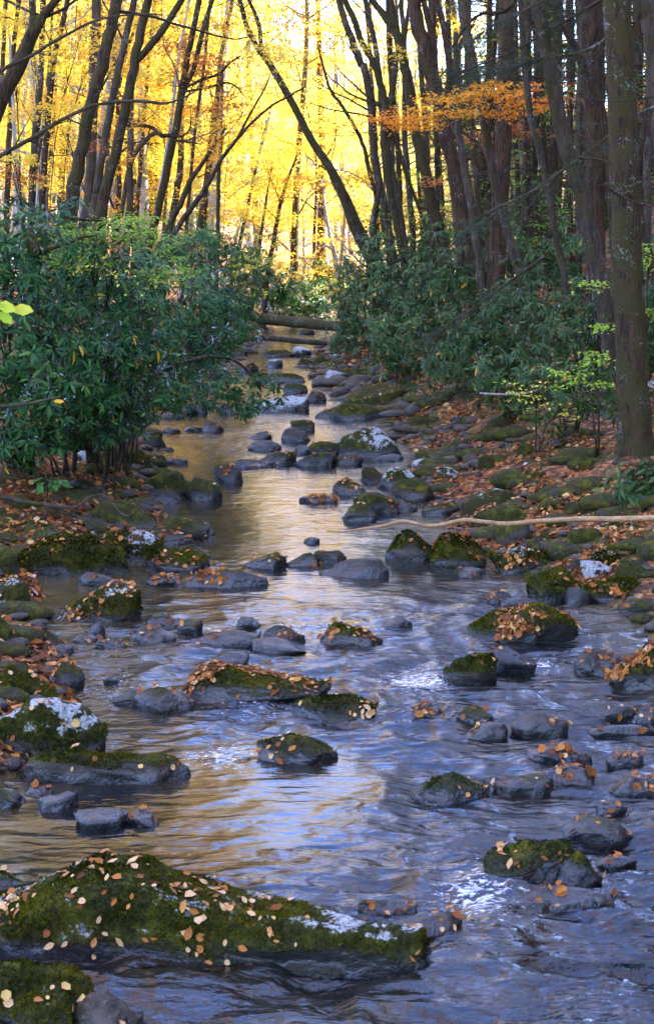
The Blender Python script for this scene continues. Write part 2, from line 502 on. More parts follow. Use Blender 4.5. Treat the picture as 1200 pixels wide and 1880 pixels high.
# calm water: (photo x, photo y, half width m, half depth m)
CALM = [(520, 1085, 1.6, 2.0), (480, 930, 1.2, 2.4), (560, 840, 1.2, 3), (600, 980, 1.0, 1.6), (700, 1060, 1.2, .8), (380, 960, .9, 1.6), (480, 880, .9, 1.4), (400, 775, 1.6, 2.2), (130, 1080, .8, 1.5), (480, 1470, .8, .8), (330, 1520, .7, .6), (560, 1410, .7, .5),
        (440, 700, 1.5, 4), (560, 640, 3, 9), (300, 1300, .3, .5), (100, 1530, .7, .7)]
def build_water():
    ys, y = [], 3.0
    while y < 100:
        ys.append(y); y += float(np.clip(2.1 * y * y / 7833, .014, .26 if y > 20 else .10))
    ys = np.array(ys)
    nx = 250
    u = np.linspace(0, 1, nx)
    l, r = edges(ys)
    X = (l - .9)[:, None] + (r - l + 1.8)[:, None] * u[None]
    Y = np.repeat(ys[:, None], nx, 1)
    riff = np.full(X.shape, .85) + .45 * fbm2(X * .8, Y * .5, 2, 71)
    for px, py, a, b in CALM:
        c = ground_hit(px, py)
        q = ((X - c[0]) / a) ** 2 + ((Y - c[1]) / b) ** 2
        riff = riff - .62 * np.exp(-q * .8)
    riff = np.where(Y < 6.9, riff + .25 * sstep(-1.2, 1.2, X), riff)
    riff = np.clip(riff * (1 - .3 * sstep(10, 20, Y)), .10, 1.5)
    foam = np.zeros(X.shape)
    for px, py, a, b, k in FOAM:
        c = ground_hit(px, py)
        q = ((X - c[0]) / a) ** 2 + ((Y - c[1]) / b) ** 2
        foam = np.maximum(foam, k * np.exp(-q * .45))
    def ridged(x, y, s): return 1 - np.abs(2 * vnoise(np.stack([x, y, np.zeros_like(x) + s], -1), s) - 1)
    wx = X + .10 * fbm2(X * 3, Y * 3, 2, 31); wy = Y + .10 * fbm2(X * 3, Y * 3, 2, 37)
    h = .040 * fbm2(wx * 1.6, wy * 1.6, 2, 41) + .030 * (ridged(wx * 1.9, wy * 4.6, 43) - .6) + .018 * (1 - .75 * sstep(9, 16, Y)) * (ridged(wx * 3.8, wy * 9.5, 47) - .6)
    h = h + .006 * fbm2(wx * 7, wy * 20, 2, 53)
    h = h * riff * (2.2 - 1.0 * sstep(9, 22, Y)) + .02 * foam * fbm2(X * 9, Y * 9, 2, 57)
    dl, dr = bank(X, Y)
    shallow = np.clip(.55 * sstep(-.7, -.1, np.maximum(dl, dr)) + .5 * np.exp(-(((X + 2.1) / .9) ** 2 + ((Y - 13) / 1.8) ** 2)), 0, .8)
    Z = wl(Y) + h
    V = np.stack([X, Y, Z], -1).reshape(-1, 3)
    ny = len(ys)
    i = (np.arange(ny - 1)[:, None] * nx + np.arange(nx - 1)[None]).ravel()
    Fq = np.stack([i, i + 1, i + nx + 1, i + nx], -1)
    me = mk_mesh('stream', V, Fq, [M['stream_water']], True, {'riffle': ('POINT', riff.ravel()), 'foam': ('POINT', foam.ravel()), 'shallow': ('POINT', shallow.ravel())})
    link('stream', me, kind='structure')
build_water()
# ------------------------------------------------------------------ stones
# x0, x1, y top, y foot (photo pixels), moss, lichen, leaves, brown, dark, label, profile of the top (left to right) or None, depth ratio
PR, PL, PF, PD = [.35, .6, .85, 1, .9], [.9, 1, .85, .6, .35], [.8, .95, 1, .95, .85], None
ROCKS = [
 (-150,832,1568,1782, .84,.78,0,.2,.55,'long mossy boulder strewn with pale leaves across the bottom of the stream',[.25,.35,.6,.92,.95,.84,.72,.66,.62,.60,.56],.30),
 (-70,68,1588,1662, .6,.75,2,.2,.3,'lichen-spotted boulder at the left edge behind the long leaf-strewn boulder',PL,.7),
 (-90,205,1742,1905, .9,.62,1,.1,.4,'mossy boulder with blue-white lichen in the bottom left corner',[.8,1,.95,.85,.55],.6),
 (20,150,1808,1925, .9,.85,1,.1,.5,'dark mossy stone with a white lichen cap at the bottom edge',None,.8),
 (128,268,1812,1925, .05,.2,1,.35,.1,'smooth bare grey stone at the bottom edge right of the white-capped stone',[.7,1,.95,.75,.4],.8),
 (132,238,1480,1526, .05,.1,0,.1,.7,'smooth slate-grey stone in the water behind the long leaf-strewn boulder',[.5,.9,1,.9,.7],.7),
 (222,302,1488,1524, .4,.1,1,.1,.85,'small blackish stone touching the smooth slate-grey stone',PF,.8),
 (70,144,1449,1493, .1,.1,0,.2,.75,'round dark stone in the shallows below the mossy ledge rock',[.8,.9,.85,1,.8],.8),
 (-20,53,1438,1487, .85,.1,0,.1,.7,'dark green stone at the left edge beside the round dark stone',PL,.8),
 (45,102,1444,1464, .2,.1,1,.2,.7,'small low stone between the ledge rock and the round dark stone',None,.7),
 (25,360,1362,1442, .62,.45,1,.15,.2,'long low ledge rock, mossy left half and bare grey right half',[.6,.95,1,.8,.85,.85,.8],.45),
 (-30,206,1266,1397, .92,.98,1,.1,.2,'large green mossy boulder with a broad white lichen patch at the left edge',[.75,.9,1,1,.8,.5],.6),
 (-20,108,1211,1292, .92,.62,2,.2,.3,'leaf-sprinkled mossy boulder behind the big white-patched boulder',PL,.6),
 (85,158,1209,1270, .6,.1,1,.1,.9,'round near-black stone beside the leaf-sprinkled mossy boulder',None,.8),
 (240,358,1253,1311, .35,.1,1,.35,.25,'peaked grey-brown stone in front of the leaf-heaped rock',[.5,.9,1,.7,.35],.7),
 (207,275,1262,1296, .85,.1,1,.3,.3,'mossy slanted stone leaning on the peaked grey-brown stone',PR,.7),
 (305,612,1206,1288, .7,.05,4,.4,.3,'long rock heaped with brown leaves in mid stream',[.7,1,.95,.75,.62,.5,.38,.28],.42),
 (368,458,1194,1222, .05,.1,0,.2,.3,'flat bare grey stone right behind the leaf-heaped rock',PR,.6),
 (425,456,1184,1204, .0,.1,0,.1,.9,'tiny black wedge stone above the flat bare grey stone',[1,.8,.6,.4,.3],.7),
 (342,482,1150,1192, .4,.1,1,.5,.25,'low brownish stone with a mossy shoulder in mid stream',PR,.55),
 (458,582,1166,1202, .1,.1,0,.25,.15,'pale blue-grey flat stone facing the brownish mossy-shouldered stone',PL,.6),
 (430,482,1128,1158, .25,.1,0,.3,.2,'small domed grey stone behind the pale blue-grey flat stone',None,.8),
 (480,562,1138,1184, .75,.1,2,.2,.35,'mossy sloping stone with leaves above the pale blue-grey flat stone',PL,.6),
 (232,326,1144,1188, .1,.1,1,.6,.25,'rounded plain brown stone in front of the lichen-tipped boulder',None,.7),
 (262,342,1120,1152, .6,.1,2,.3,.3,'leaf-dotted stone just right of the lichen-tipped boulder',PL,.6),
 (325,372,1133,1168, .7,.1,1,.3,.3,'small mossy stone between the plain brown stone and mid-stream slabs',PF,.7),
 (133,186,1163,1188, .3,.4,1,.1,.4,'small blue-grey stone at the foot of the lichen-tipped boulder',None,.7),
 (84,136,1174,1206, .1,.1,0,.1,.9,'black rounded stone left of the small blue-grey stone',PR,.7),
 (42,122,1147,1186, .75,.3,1,.1,.5,'dark mossy stone under the left end of the lichen-tipped boulder',None,.6),
 (162,195,1138,1176, .0,.2,0,.0,.8,'angular black slate with a flat top before the lichen-tipped boulder',PF,.7),
 (176,234,1173,1196, .6,.1,2,.3,.3,'small leafy stone in the riffle left of the plain brown stone',None,.6),
 (65,268,1060,1146, .85,.88,3,.35,.2,'lichen-tipped boulder with a drift of leaves on its mossy back',[.30,.36,.45,.55,.72,.95,1,.85],.55),
 (-15,58,1050,1120, .95,.75,1,.1,.5,'steep mossy boulder with a lichen rim at the left edge by the pool',PF,.7),
 (-40,36,1104,1182, .95,.2,1,.1,.5,'dark green boulder at the left edge below the pool',PL,.7),
 (-20,28,1180,1204, .2,.1,1,.2,.6,'small dim stone at the left edge above the leaf-sprinkled boulder',None,.7),
 (38,246,968,1060, .96,.50,2,.1,.4,'broad dark mossy boulder on the left bank behind the pool',[.6,.95,1,.9,.8,.55],.5),
 (178,302,960,1032, .85,.72,2,.1,.3,'mossy boulder with a grey lichen shoulder right of the broad dark boulder',[.7,1,.95,.9,.6],.6),
 (263,387,1003,1050, .88,.1,2,.1,.5,'mossy boulder dotted with leaves at the waterline below the lichen shoulder',None,.6),
 (325,391,991,1027, .85,.1,1,.2,.5,'small mossy stone jutting into the stream behind the dotted boulder',PL,.7),
 (284,396,937,990, .9,.45,1,.1,.4,'dark mossy wedge rock on the left waterline',[.8,1,.9,.7,.4],.6),
 (252,356,966,1003, .6,.1,3,.4,.3,'leaf-covered low stone under the dark mossy wedge rock',PL,.6),
 (158,286,909,972, .97,.35,1,.1,.2,'domed bright mossy boulder behind a curled twig on the left bank',[.6,.95,1,.85,.45],.7),
 (-20,42,994,1058, .97,.1,0,.1,.5,'mossy boulder at the left edge beside the broad dark boulder',None,.7),
 (143,218,1049,1078, .2,.1,1,.5,.3,'flat brown stone at the back of the quiet pool',None,.6),
 (250,352,856,907, .85,.62,1,.2,.2,'green boulder with a pale band on the left waterline',[.55,.9,1,1,.75],.6),
 (342,409,873,920, .6,.2,1,.1,.35,'blue-grey stone with a mossy cap jutting from the left waterline',None,.7),
 (198,276,817,858, .95,.2,1,.1,.3,'squat mossy block on the left bank above the pale-banded boulder',PF,.8),
 (128,177,824,852, .6,.9,1,.2,.2,'small white-topped stone on the leafy left bank',None,.7),
 (172,218,836,858, .95,.1,0,.1,.3,'low mossy hummock stone beside the squat mossy block',None,.7),
 (259,306,793,822, .5,.1,0,.1,.8,'dark blue stone under the rhododendron at the left waterline',PF,.7),
 (272,308,832,858, .5,.1,2,.4,.3,'little brown stone right of the squat mossy block',None,.7),
 (262,340,893,925, .4,.2,1,.15,.5,'dark wet stone below the pale-banded boulder',None,.6),
 (308,346,839,853, .1,.1,1,.1,.9,'tiny dark stone with a twig in the left shallows',None,.7),
 (393,452,848,887, .4,.1,3,.3,.5,'leafy dark stone in the middle of the upper riffle',PF,.6),
 (428,502,842,860, .5,.1,2,.2,.5,'low leafy stone right of the leafy dark riffle stone',None,.5),
 (298,332,783,797, .3,.1,2,.5,.3,'small leafy stone in the upper yellow pool',None,.6),
 (369,411,769,794, .3,.1,2,.5,.3,'rounded brown leafy stone in the upper yellow pool',None,.7),
 (335,371,780,792, .3,.1,1,.4,.3,'flat stone touching the rounded brown leafy stone',None,.6),
 (454,517,807,829, .1,.2,0,.15,.2,'bare grey stone in the riffle below the upper yellow pool',None,.7),
 (452,498,790,808, .1,.2,2,.5,.2,'tan leafy stone just above the bare grey riffle stone',None,.7),
 (517,575,782,812, .15,.45,1,.1,.2,'blue-grey speckled stone in the upper stream',None,.7),
 (533,578,767,792, .9,.1,1,.3,.3,'green mossy stone behind the blue-grey speckled stone',PF,.7),
 (536,575,815,834, .0,.1,0,.0,.85,'smooth blue-black stone below the speckled stone',None,.8),
 (615,745,778,840, .62,.96,1,.05,.45,'big white-crusted boulder in the upper stream',[.75,.95,1,1,.95,.8],.7),
 (568,622,806,836, .8,.1,2,.3,.3,'mossy stone at the left foot of the big white-crusted boulder',None,.7),
 (540,618,826,857, .45,.2,1,.2,.25,'grey stone with mossy flank below the big white-crusted boulder',PF,.6),
 (610,666,831,855, .2,.2,2,.3,.2,'grey-brown leafy stone before the big white-crusted boulder',None,.6),
 (680,742,832,847, .1,.1,0,.1,.6,'flat dark stone in the lee of the big white-crusted boulder',None,.5),
 (470,545,825,853, .5,.1,3,.4,.3,'leaf-covered bar stone in the upper riffle',PR,.5),
 (660,722,852,888, .9,.2,1,.2,.3,'mossy stone left of the white-capped right-bank stone',PL,.6),
 (690,768,852,898, .8,.92,1,.2,.2,'white-capped mossy stone at the right waterline',[.6,.9,1,.9,.5],.6),
 (708,809,872,922, .55,.3,0,.15,.1,'smooth grey oblong stone with a green top at the right waterline',[.75,.9,1,1,.85],.6),
 (609,677,878,910, .6,.1,3,.4,.3,'leafy mound stone out in the stream left of the grey oblong stone',None,.6),
 (648,732,899,943, .75,.2,2,.2,.3,'mossy leafy stone in front of the grey oblong stone',PF,.6),
 (624,697,918,957, .5,.3,1,.1,.4,'dark peaked stone at the water left of the mossy leafy stone',[.4,.8,1,.75,.5],.7),
 (718,766,914,940, .1,.3,1,.05,.2,'pale blue-grey stone wedged beside the mossy leafy stone',None,.7),
 (768,848,918,948, .55,.1,2,.3,.4,'low dark leafy stone at the right waterline',PF,.6),
 (843,946,884,942, .92,.80,1,.15,.2,'round mossy boulder with a white cap on the right bank',[.8,1,.95,.9,.7],.7),
 (860,1004,916,968, .85,.1,3,.3,.2,'wide leafy mossy boulder behind the long bare branch',[.55,.85,1,.95,.7],.6),
 (903,978,947,1000, .5,.2,0,.25,.2,'rounded grey-green boulder right under the long bare branch',None,.8),
 (694,802,966,1032, .62,.35,1,.25,.15,'large bare grey boulder with a mossy crest at the right waterline',[.6,.9,1,.95,.9],.6),
 (783,894,966,1045, .9,.2,3,.2,.3,'tall mossy leaf-dotted boulder standing against the bare grey boulder',[.5,.85,1,.95,.65],.7),
 (895,1002,995,1052, .8,.92,3,.2,.3,'leafy boulder with a bright white lichen splash on the right shore',[.55,.8,1,1,.8],.6),
 (838,908,1040,1064, .05,.1,1,.0,.3,'flat bluish stone lying in the calm right shallows',None,.6),
 (584,717,1018,1062, .35,.68,0,.1,.35,'dark grey stone with a lichen-dusted crest in mid stream',[.5,.8,1,.95,.6],.6),
 (522,592,1008,1041, .6,.1,1,.6,.2,'tan stone with a green top in mid stream',PR,.6),
 (574,636,1007,1036, .6,.2,1,.2,.3,'small mossy grey stone right beside the tan stone',None,.7),
 (448,525,1012,1047, .6,.1,2,.2,.6,'dark wet leafy stone left of the tan stone',PR,.6),
 (333,497,1044,1080, .5,.1,3,.2,.7,'flat black leafy slab at the head of the yellow pool',[.5,.9,1,.85,.5],.5),
 (268,337,1056,1078, .3,.1,3,.4,.5,'small leafy stone left of the flat black slab',None,.6),
 (554,587,984,999, .1,.1,0,.1,.9,'tiny dark stone poking out of the riffle above the tan stone',None,.7),
 (548,622,908,924, .3,.1,4,.5,.4,'low wet stone covered in brown leaves amid the upper riffle',None,.5),
 (965,1062,1038,1108, .95,.1,1,.1,.3,'squarish deep-green boulder on the right shore',PF,.7),
 (1062,1128,1024,1064, .3,1.1,1,.1,.0,'white-crusted stone behind the squarish deep-green boulder',PF,.7),
 (1122,1197,1016,1070, .7,.2,0,.25,.1,'grey-green boulder beside the white-crusted stone at the right edge',[.7,1,.9,.7,.4],.7),
 (1033,1089,1072,1115, .1,.1,0,.35,.8,'dark rounded wet stone in front of the squarish deep-green boulder',None,.8),
 (1058,1184,1058,1102, .85,.2,3,.3,.3,'leafy mossy stone right of the dark rounded wet stone',PF,.6),
 (1134,1205,1101,1132, .8,.1,1,.2,.6,'dark mossy stone at the right edge in the side riffle',None,.7),
 (842,1063,1100,1180, .85,.3,4,.3,.45,'large oval mossy boulder topped with many leaves, right of mid stream',[.45,.8,.95,1,1,.9,.6],.55),
 (889,952,1084,1112, .5,.2,2,.2,.6,'small dark stone behind the large oval leafy boulder',None,.6),
 (905,1002,1096,1114, .1,.1,0,.1,.7,'flat dark stone at the back edge of the large oval leafy boulder',None,.5),
 (685,756,1124,1160, .5,.1,0,.1,.85,'dark pointed fin of rock in the riffle',[.25,.45,.7,1,.75],.6),
 (584,708,1142,1186, .7,.2,3,.3,.3,'leafy mossy stone in the riffle left of the pointed fin',[.6,1,.9,.85,.6],.6),
 (812,916,1192,1264, .7,.1,1,.55,.3,'brown mossy angular stone leaning right in the white water',[.5,.9,1,.95,.75],.7),
 (888,985,1182,1234, .1,.1,1,.0,.85,'smooth blue-black stone behind the brown angular stone',[.9,1,.85,.6,.3],.7),
 (1052,1142,1189,1235, .35,.2,2,.35,.3,'grey-brown leafy stone in the right-hand riffle',None,.6),
 (1112,1270,1163,1268, .85,.2,4,.3,.4,'large leaf-covered boulder on the right edge of the frame',[.35,.7,.9,1,1],.6),
 (1038,1168,1284,1322, .15,.1,2,.25,.45,'wide wet slab with orange leaves near the right edge',None,.5),
 (1164,1215,1296,1328, .2,.1,2,.4,.5,'small leafy stone at the right edge next to the wide wet slab',None,.6),
 (838,906,1289,1336, .65,.1,1,.25,.4,'small angular mossy stone standing behind the smooth grey cobble',PF,.7),
 (845,932,1320,1360, .15,.1,1,.2,.25,'smooth grey cobble in the riffle right of mid stream',PR,.7),
 (934,1047,1304,1350, .3,.1,3,.6,.25,'tan stone carrying a clump of leaves beside the smooth grey cobble',[.6,.9,1,.9,.5],.6),
 (740,817,1294,1322, .5,.1,3,.3,.5,'low stone with orange leaves left of the small angular mossy stone',None,.5),
 (530,699,1276,1328, .7,.2,2,.1,.6,'dark mossy boulder with pale leaves right of the leaf-heaped rock',[.7,.9,1,1,.8],.55),
 (470,624,1337,1402, .7,.1,2,.2,.65,'dark pyramidal mossy boulder in the centre of the stream',[.45,.8,1,.8,.5,.35],.6),
 (1075,1205,1328,1354, .05,.1,1,.0,.6,'flat blue wet slab below the wide wet slab at right',None,.5),
 (955,1088,1368,1402, .05,.1,2,.1,.6,'low submerged-looking slab with three leaves right of centre',None,.5),
 (1110,1182,1374,1408, .5,.1,2,.3,.5,'low mossy-rimmed stone at right below the flat blue slab',None,.6),
 (748,899,1410,1472, .75,.25,2,.2,.25,'grey-green sloping boulder with a mossy ridge right of centre',[.4,.65,.85,1,.9,.6],.6),
 (896,1020,1417,1465, .4,.1,1,.15,.5,'dark grey-green domed stone beside the sloping ridge boulder',None,.6),
 (1002,1092,1404,1443, .2,.1,2,.6,.3,'tan leafy stone right of the dark grey-green domed stone',None,.6),
 (1118,1215,1422,1464, .2,.1,2,.3,.4,'grey stone with leaves at the right edge of the lower riffle',None,.6),
 (1028,1165,1493,1550, .5,.1,1,.3,.5,'wet rounded stone with water sheeting off its right side',[.75,1,.9,.75,.45],.6),
 (1092,1152,1472,1502, .05,.1,1,.8,.1,'small tan stone behind the wet rounded stone',None,.6),
 (880,1062,1539,1628, .72,.2,3,.3,.4,'mossy boulder with a yellow-green leaf on top near the lower right',[.4,.8,1,1,.95],.55),
 (1012,1107,1554,1636, .7,.1,1,.05,.7,'blue-black pyramid stone against the lower right mossy boulder',[.5,.9,1,.7,.45],.7),
 (908,1142,1624,1678, .25,.1,1,.35,.55,'long wet water-smoothed stone in front of the pyramid stone',[.5,.85,1,.95,.9,.8],.4),
 (654,770,1641,1690, .75,.1,1,.35,.5,'thin slanted stone just behind the long leaf-strewn boulder',[1,.85,.7,.55,.4],.4),
 (716,856,1668,1732, .3,.1,3,.7,.3,'low wet brown stone with leaves right of the long leaf-strewn boulder',[.5,.7,.85,1,.7],.5),
 (1090,1170,1570,1600, .3,.1,1,.2,.7,'dark low stone right of the blue-black pyramid stone',None,.5),
 (190,228,1240,1258, .5,.1,1,.1,.8,'tiny dark stone with a leaf in the left riffle',None,.7),
 # right bank
 (607,716,736,773, .7,.55,1,.2,.2,'broad mossy stone at the foot of the right bank above the white-crusted boulder',PF,.6),
 (608,744,698,748, .85,.1,3,.6,.3,'brown leafy hump of rock below the right rhododendron',[.5,.85,1,1,.8],.6),
 (698,757,739,763, .97,.1,1,.2,.2,'low green cushion of moss on stone below the brown hump',None,.7),
 (738,792,752,786, .97,.1,2,.2,.2,'mossy mound beside the old grey log on the right bank',PR,.7),
 (818,850,762,789, .3,.3,0,.1,.1,'upright grey slab edge above the old grey log',PR,.7),
 (888,947,764,790, .97,.1,0,.2,.3,'mossy hump under the rhododendron right of the grey slab',None,.7),
 (945,980,808,834, .97,.1,1,.2,.3,'little mossy knob in the leaf litter of the right bank',None,.7),
 (1036,1092,818,856, .95,.1,0,.2,.4,'dark mossy stone in the litter near the big trunk',PR,.7),
 (1054,1092,834,858, .95,.1,0,.2,.4,'smaller moss lump in front of the dark mossy stone near the big trunk',None,.7),
 (808,872,806,832, .4,.5,1,.1,.2,'grey lichened stone at the bank foot below the old grey log',None,.6),
 (848,882,824,852, .1,.2,1,.5,.1,'blocky tan-grey stone on the right bank',PF,.8),
 (874,947,830,856, .95,.2,2,.2,.3,'flat mossy stone right of the blocky tan-grey stone',None,.6),
 (774,842,852,882, .7,.75,2,.2,.2,'lichen-flecked mossy stone behind the round white-capped boulder',None,.6),
 (752,812,836,857, .7,.8,1,.2,.2,'small pale-topped stone above the white-capped waterline stone',None,.6),
 (985,1037,911,934, .8,.3,1,.2,.3,'small mossy stone right of the wide leafy boulder',None,.6),
 (1034,1108,916,944, .85,.2,2,.2,.4,'mossy bank stone above the right part of the long bare branch',None,.6),
 (908,942,864,883, .1,.3,1,.1,.1,'small bare grey stone above the round white-capped boulder',None,.7),
 (948,1012,859,884, .95,.1,2,.2,.3,'moss-carpeted stone midway up the right bank',None,.6),
 (1018,1062,892,910, .2,.3,1,.2,.1,'flattish grey stone in litter above the mossy bank stone',None,.6),
 (973,1018,969,1003, .7,.5,1,.1,.2,'grey-green lichened stone below the long bare branch',None,.7),
 (1038,1117,964,998, .95,.1,1,.2,.3,'soft mossy rock below the right part of the long bare branch',None,.6),
 (1084,1197,991,1022, .6,.85,2,.2,.2,'long stone with a frosted white top at the right edge',PF,.5),
 (988,1054,985,1027, .4,.2,2,.2,.2,'leaf-flecked grey stone left of the frosted long stone',None,.7),
 (1030,1140,1022,1044, .4,.2,3,.3,.2,'leafy flat stone below the frosted long stone',None,.5),
 (1120,1190,930,960, .95,.1,1,.2,.4,'mossy hump at the foot of the small rhododendron by the right edge',None,.6),
 # far stones
 (455,568,720,756, .5,.98,1,.1,.1,'long white-crusted stone behind the hanging rhododendron branch',PR,.5),
 (286,331,699,729, .8,.5,1,.1,.3,'mossy stone on the far left shore under the rhododendron limb',None,.7),
 (264,290,697,722, .4,.9,1,.1,.2,'small white-sided stone beside the mossy far left stone',None,.7),
 (321,360,741,762, .2,.2,1,.4,.2,'grey-brown stone at the head of the upper yellow pool',None,.7),
 (346,382,737,760, .2,.7,1,.3,.2,'pale rounded stone right of the grey-brown pool-head stone',None,.7),
 (282,342,756,769, .1,.2,1,.2,.2,'flat grey stone at the left rim of the upper yellow pool',None,.5),
 (592,632,676,704, .4,.95,1,.1,.2,'white stone in the far boulder field',None,.7),
 (574,602,650,674, .9,.2,1,.2,.2,'mossy stone by the far grey log end',None,.7),
 (520,564,702,722, .95,.1,0,.3,.3,'low brown-green stone above the long white-crusted stone',None,.6),
 (490,519,657,675, .4,.85,0,.1,.2,'small pale stone in the far shallows',None,.7),
 (596,632,659,678, .6,.3,2,.3,.2,'leafy stone right of the mossy far stone',None,.6),
 (537,572,634,654, .3,.95,0,.1,.1,'whitish far stone just below the grey log',None,.6),
 (545,576,656,674, .95,.1,1,.2,.2,'green far stone below the whitish far stone',None,.6),
 (485,540,640,655, .9,.3,1,.2,.2,'mossy flat stone below the middle of the grey log',None,.5),
 (608,645,648,664, .3,.7,2,.3,.1,'pale leafy stone at the right end of the far boulder field',None,.6),
 (577,594,577,587, .1,1.1,0,.1,.0,'tiny white stone behind the right end of the mossy log',None,.7),
 (549,579,602,614, .6,.3,0,.2,.3,'small stone between the mossy log and the grey log',None,.6),
 (440,474,664,684, .6,.4,1,.2,.3,'mossy stone in the far yellow water left of the pale stone',None,.6),
 (470,560,684,702, .5,.4,3,.5,.2,'leafy low stone bar in the far boulder field',None,.5),
 (640,700,672,700, .9,.2,2,.4,.3,'mossy boulder under the right rhododendron by the far field',None,.6),
 (560,600,716,740, .4,.2,3,.5,.3,'brown leafy stone right of the long white-crusted stone',None,.6),
 (395,440,735,757, .3,.4,1,.3,.3,'small stone at the left tip of the hanging branch',None,.6),
 (578,640,745,768, .4,.1,4,.5,.4,'low stone with a heap of leaves and sticks in the upper stream',None,.5),
]

def ico(sub):
    import bmesh
    bm = bmesh.new(); bmesh.ops.create_icosphere(bm, subdivisions=sub, radius=1)
    V = np.array([v.co[:] for v in bm.verts]); Fc = np.array([[v.index for v in f.verts] for f in bm.faces]); bm.free()
    return unit(V), Fc
ICO = {k: ico(k) for k in (2, 3, 4, 5, 6)}

def rock_shape(W, D, H, seed, sub, prof=None, facets=9):
    r = np.random.default_rng(seed)
    n, Fc = ICO[sub]
    pl = randdir(facets, r); pl[:, 2] *= .8; pl = unit(pl)
    off = r.uniform(.50, .95, facets)
    chips = randdir(16, r); pl = np.vstack([pl, chips]); off = np.concatenate([off, r.uniform(.80, .97, 16)])
    dots = np.clip(n @ pl.T, 1e-3, None)
    q = np.concatenate([np.ones((len(n), 1)), off / dots], 1)
    p = r.uniform(26, 60)
    rad = (q ** -p).sum(1) ** (-1 / p)
    v = n * rad[:, None]
    v = v + .14 * fbm(v * 1.9 + seed * 3.1, 3, seed)[:, None] * n
    v = (v - (v.max(0) + v.min(0)) / 2)
    v /= np.abs(v).max(0)
    hu = np.sign(v[:, 2]) * np.abs(v[:, 2]) ** .8
    v[:, 0] = np.sign(v[:, 0]) * np.abs(v[:, 0]) ** (.72 if W > 1.5 else .88)
    x = v[:, 0] * W / 2; y = v[:, 1] * D / 2
    z = np.where(hu > 0, hu, hu)
    top = np.where(z > 0, z, 0)
    if prof is not None:
        u = (v[:, 0] + 1) / 2
        e = np.sqrt(np.clip(1 - (2 * u - 1) ** 4, .02, 1))
        top = top * np.interp(u, np.linspace(0, 1, len(prof)), prof) / np.clip(.35 + .65 * e, .3, 1)
    low = np.where(z < 0, z, 0) * max(.55 * H, .14)
    base = -.08 * H
    V = np.stack([x, y, base + top * (H - base) + low], -1)
    m = min(W, D, H * 1.6)
    q = V + seed * 1.7
    V = V + n * (m * (.075 * fbm(q / (m * .5), 3, seed + 3) + .03 * fbm(q / (m * .16), 3, seed + 5) + .012 * fbm(q / (m * .05), 2, seed + 6)))[:, None]
    return V, Fc

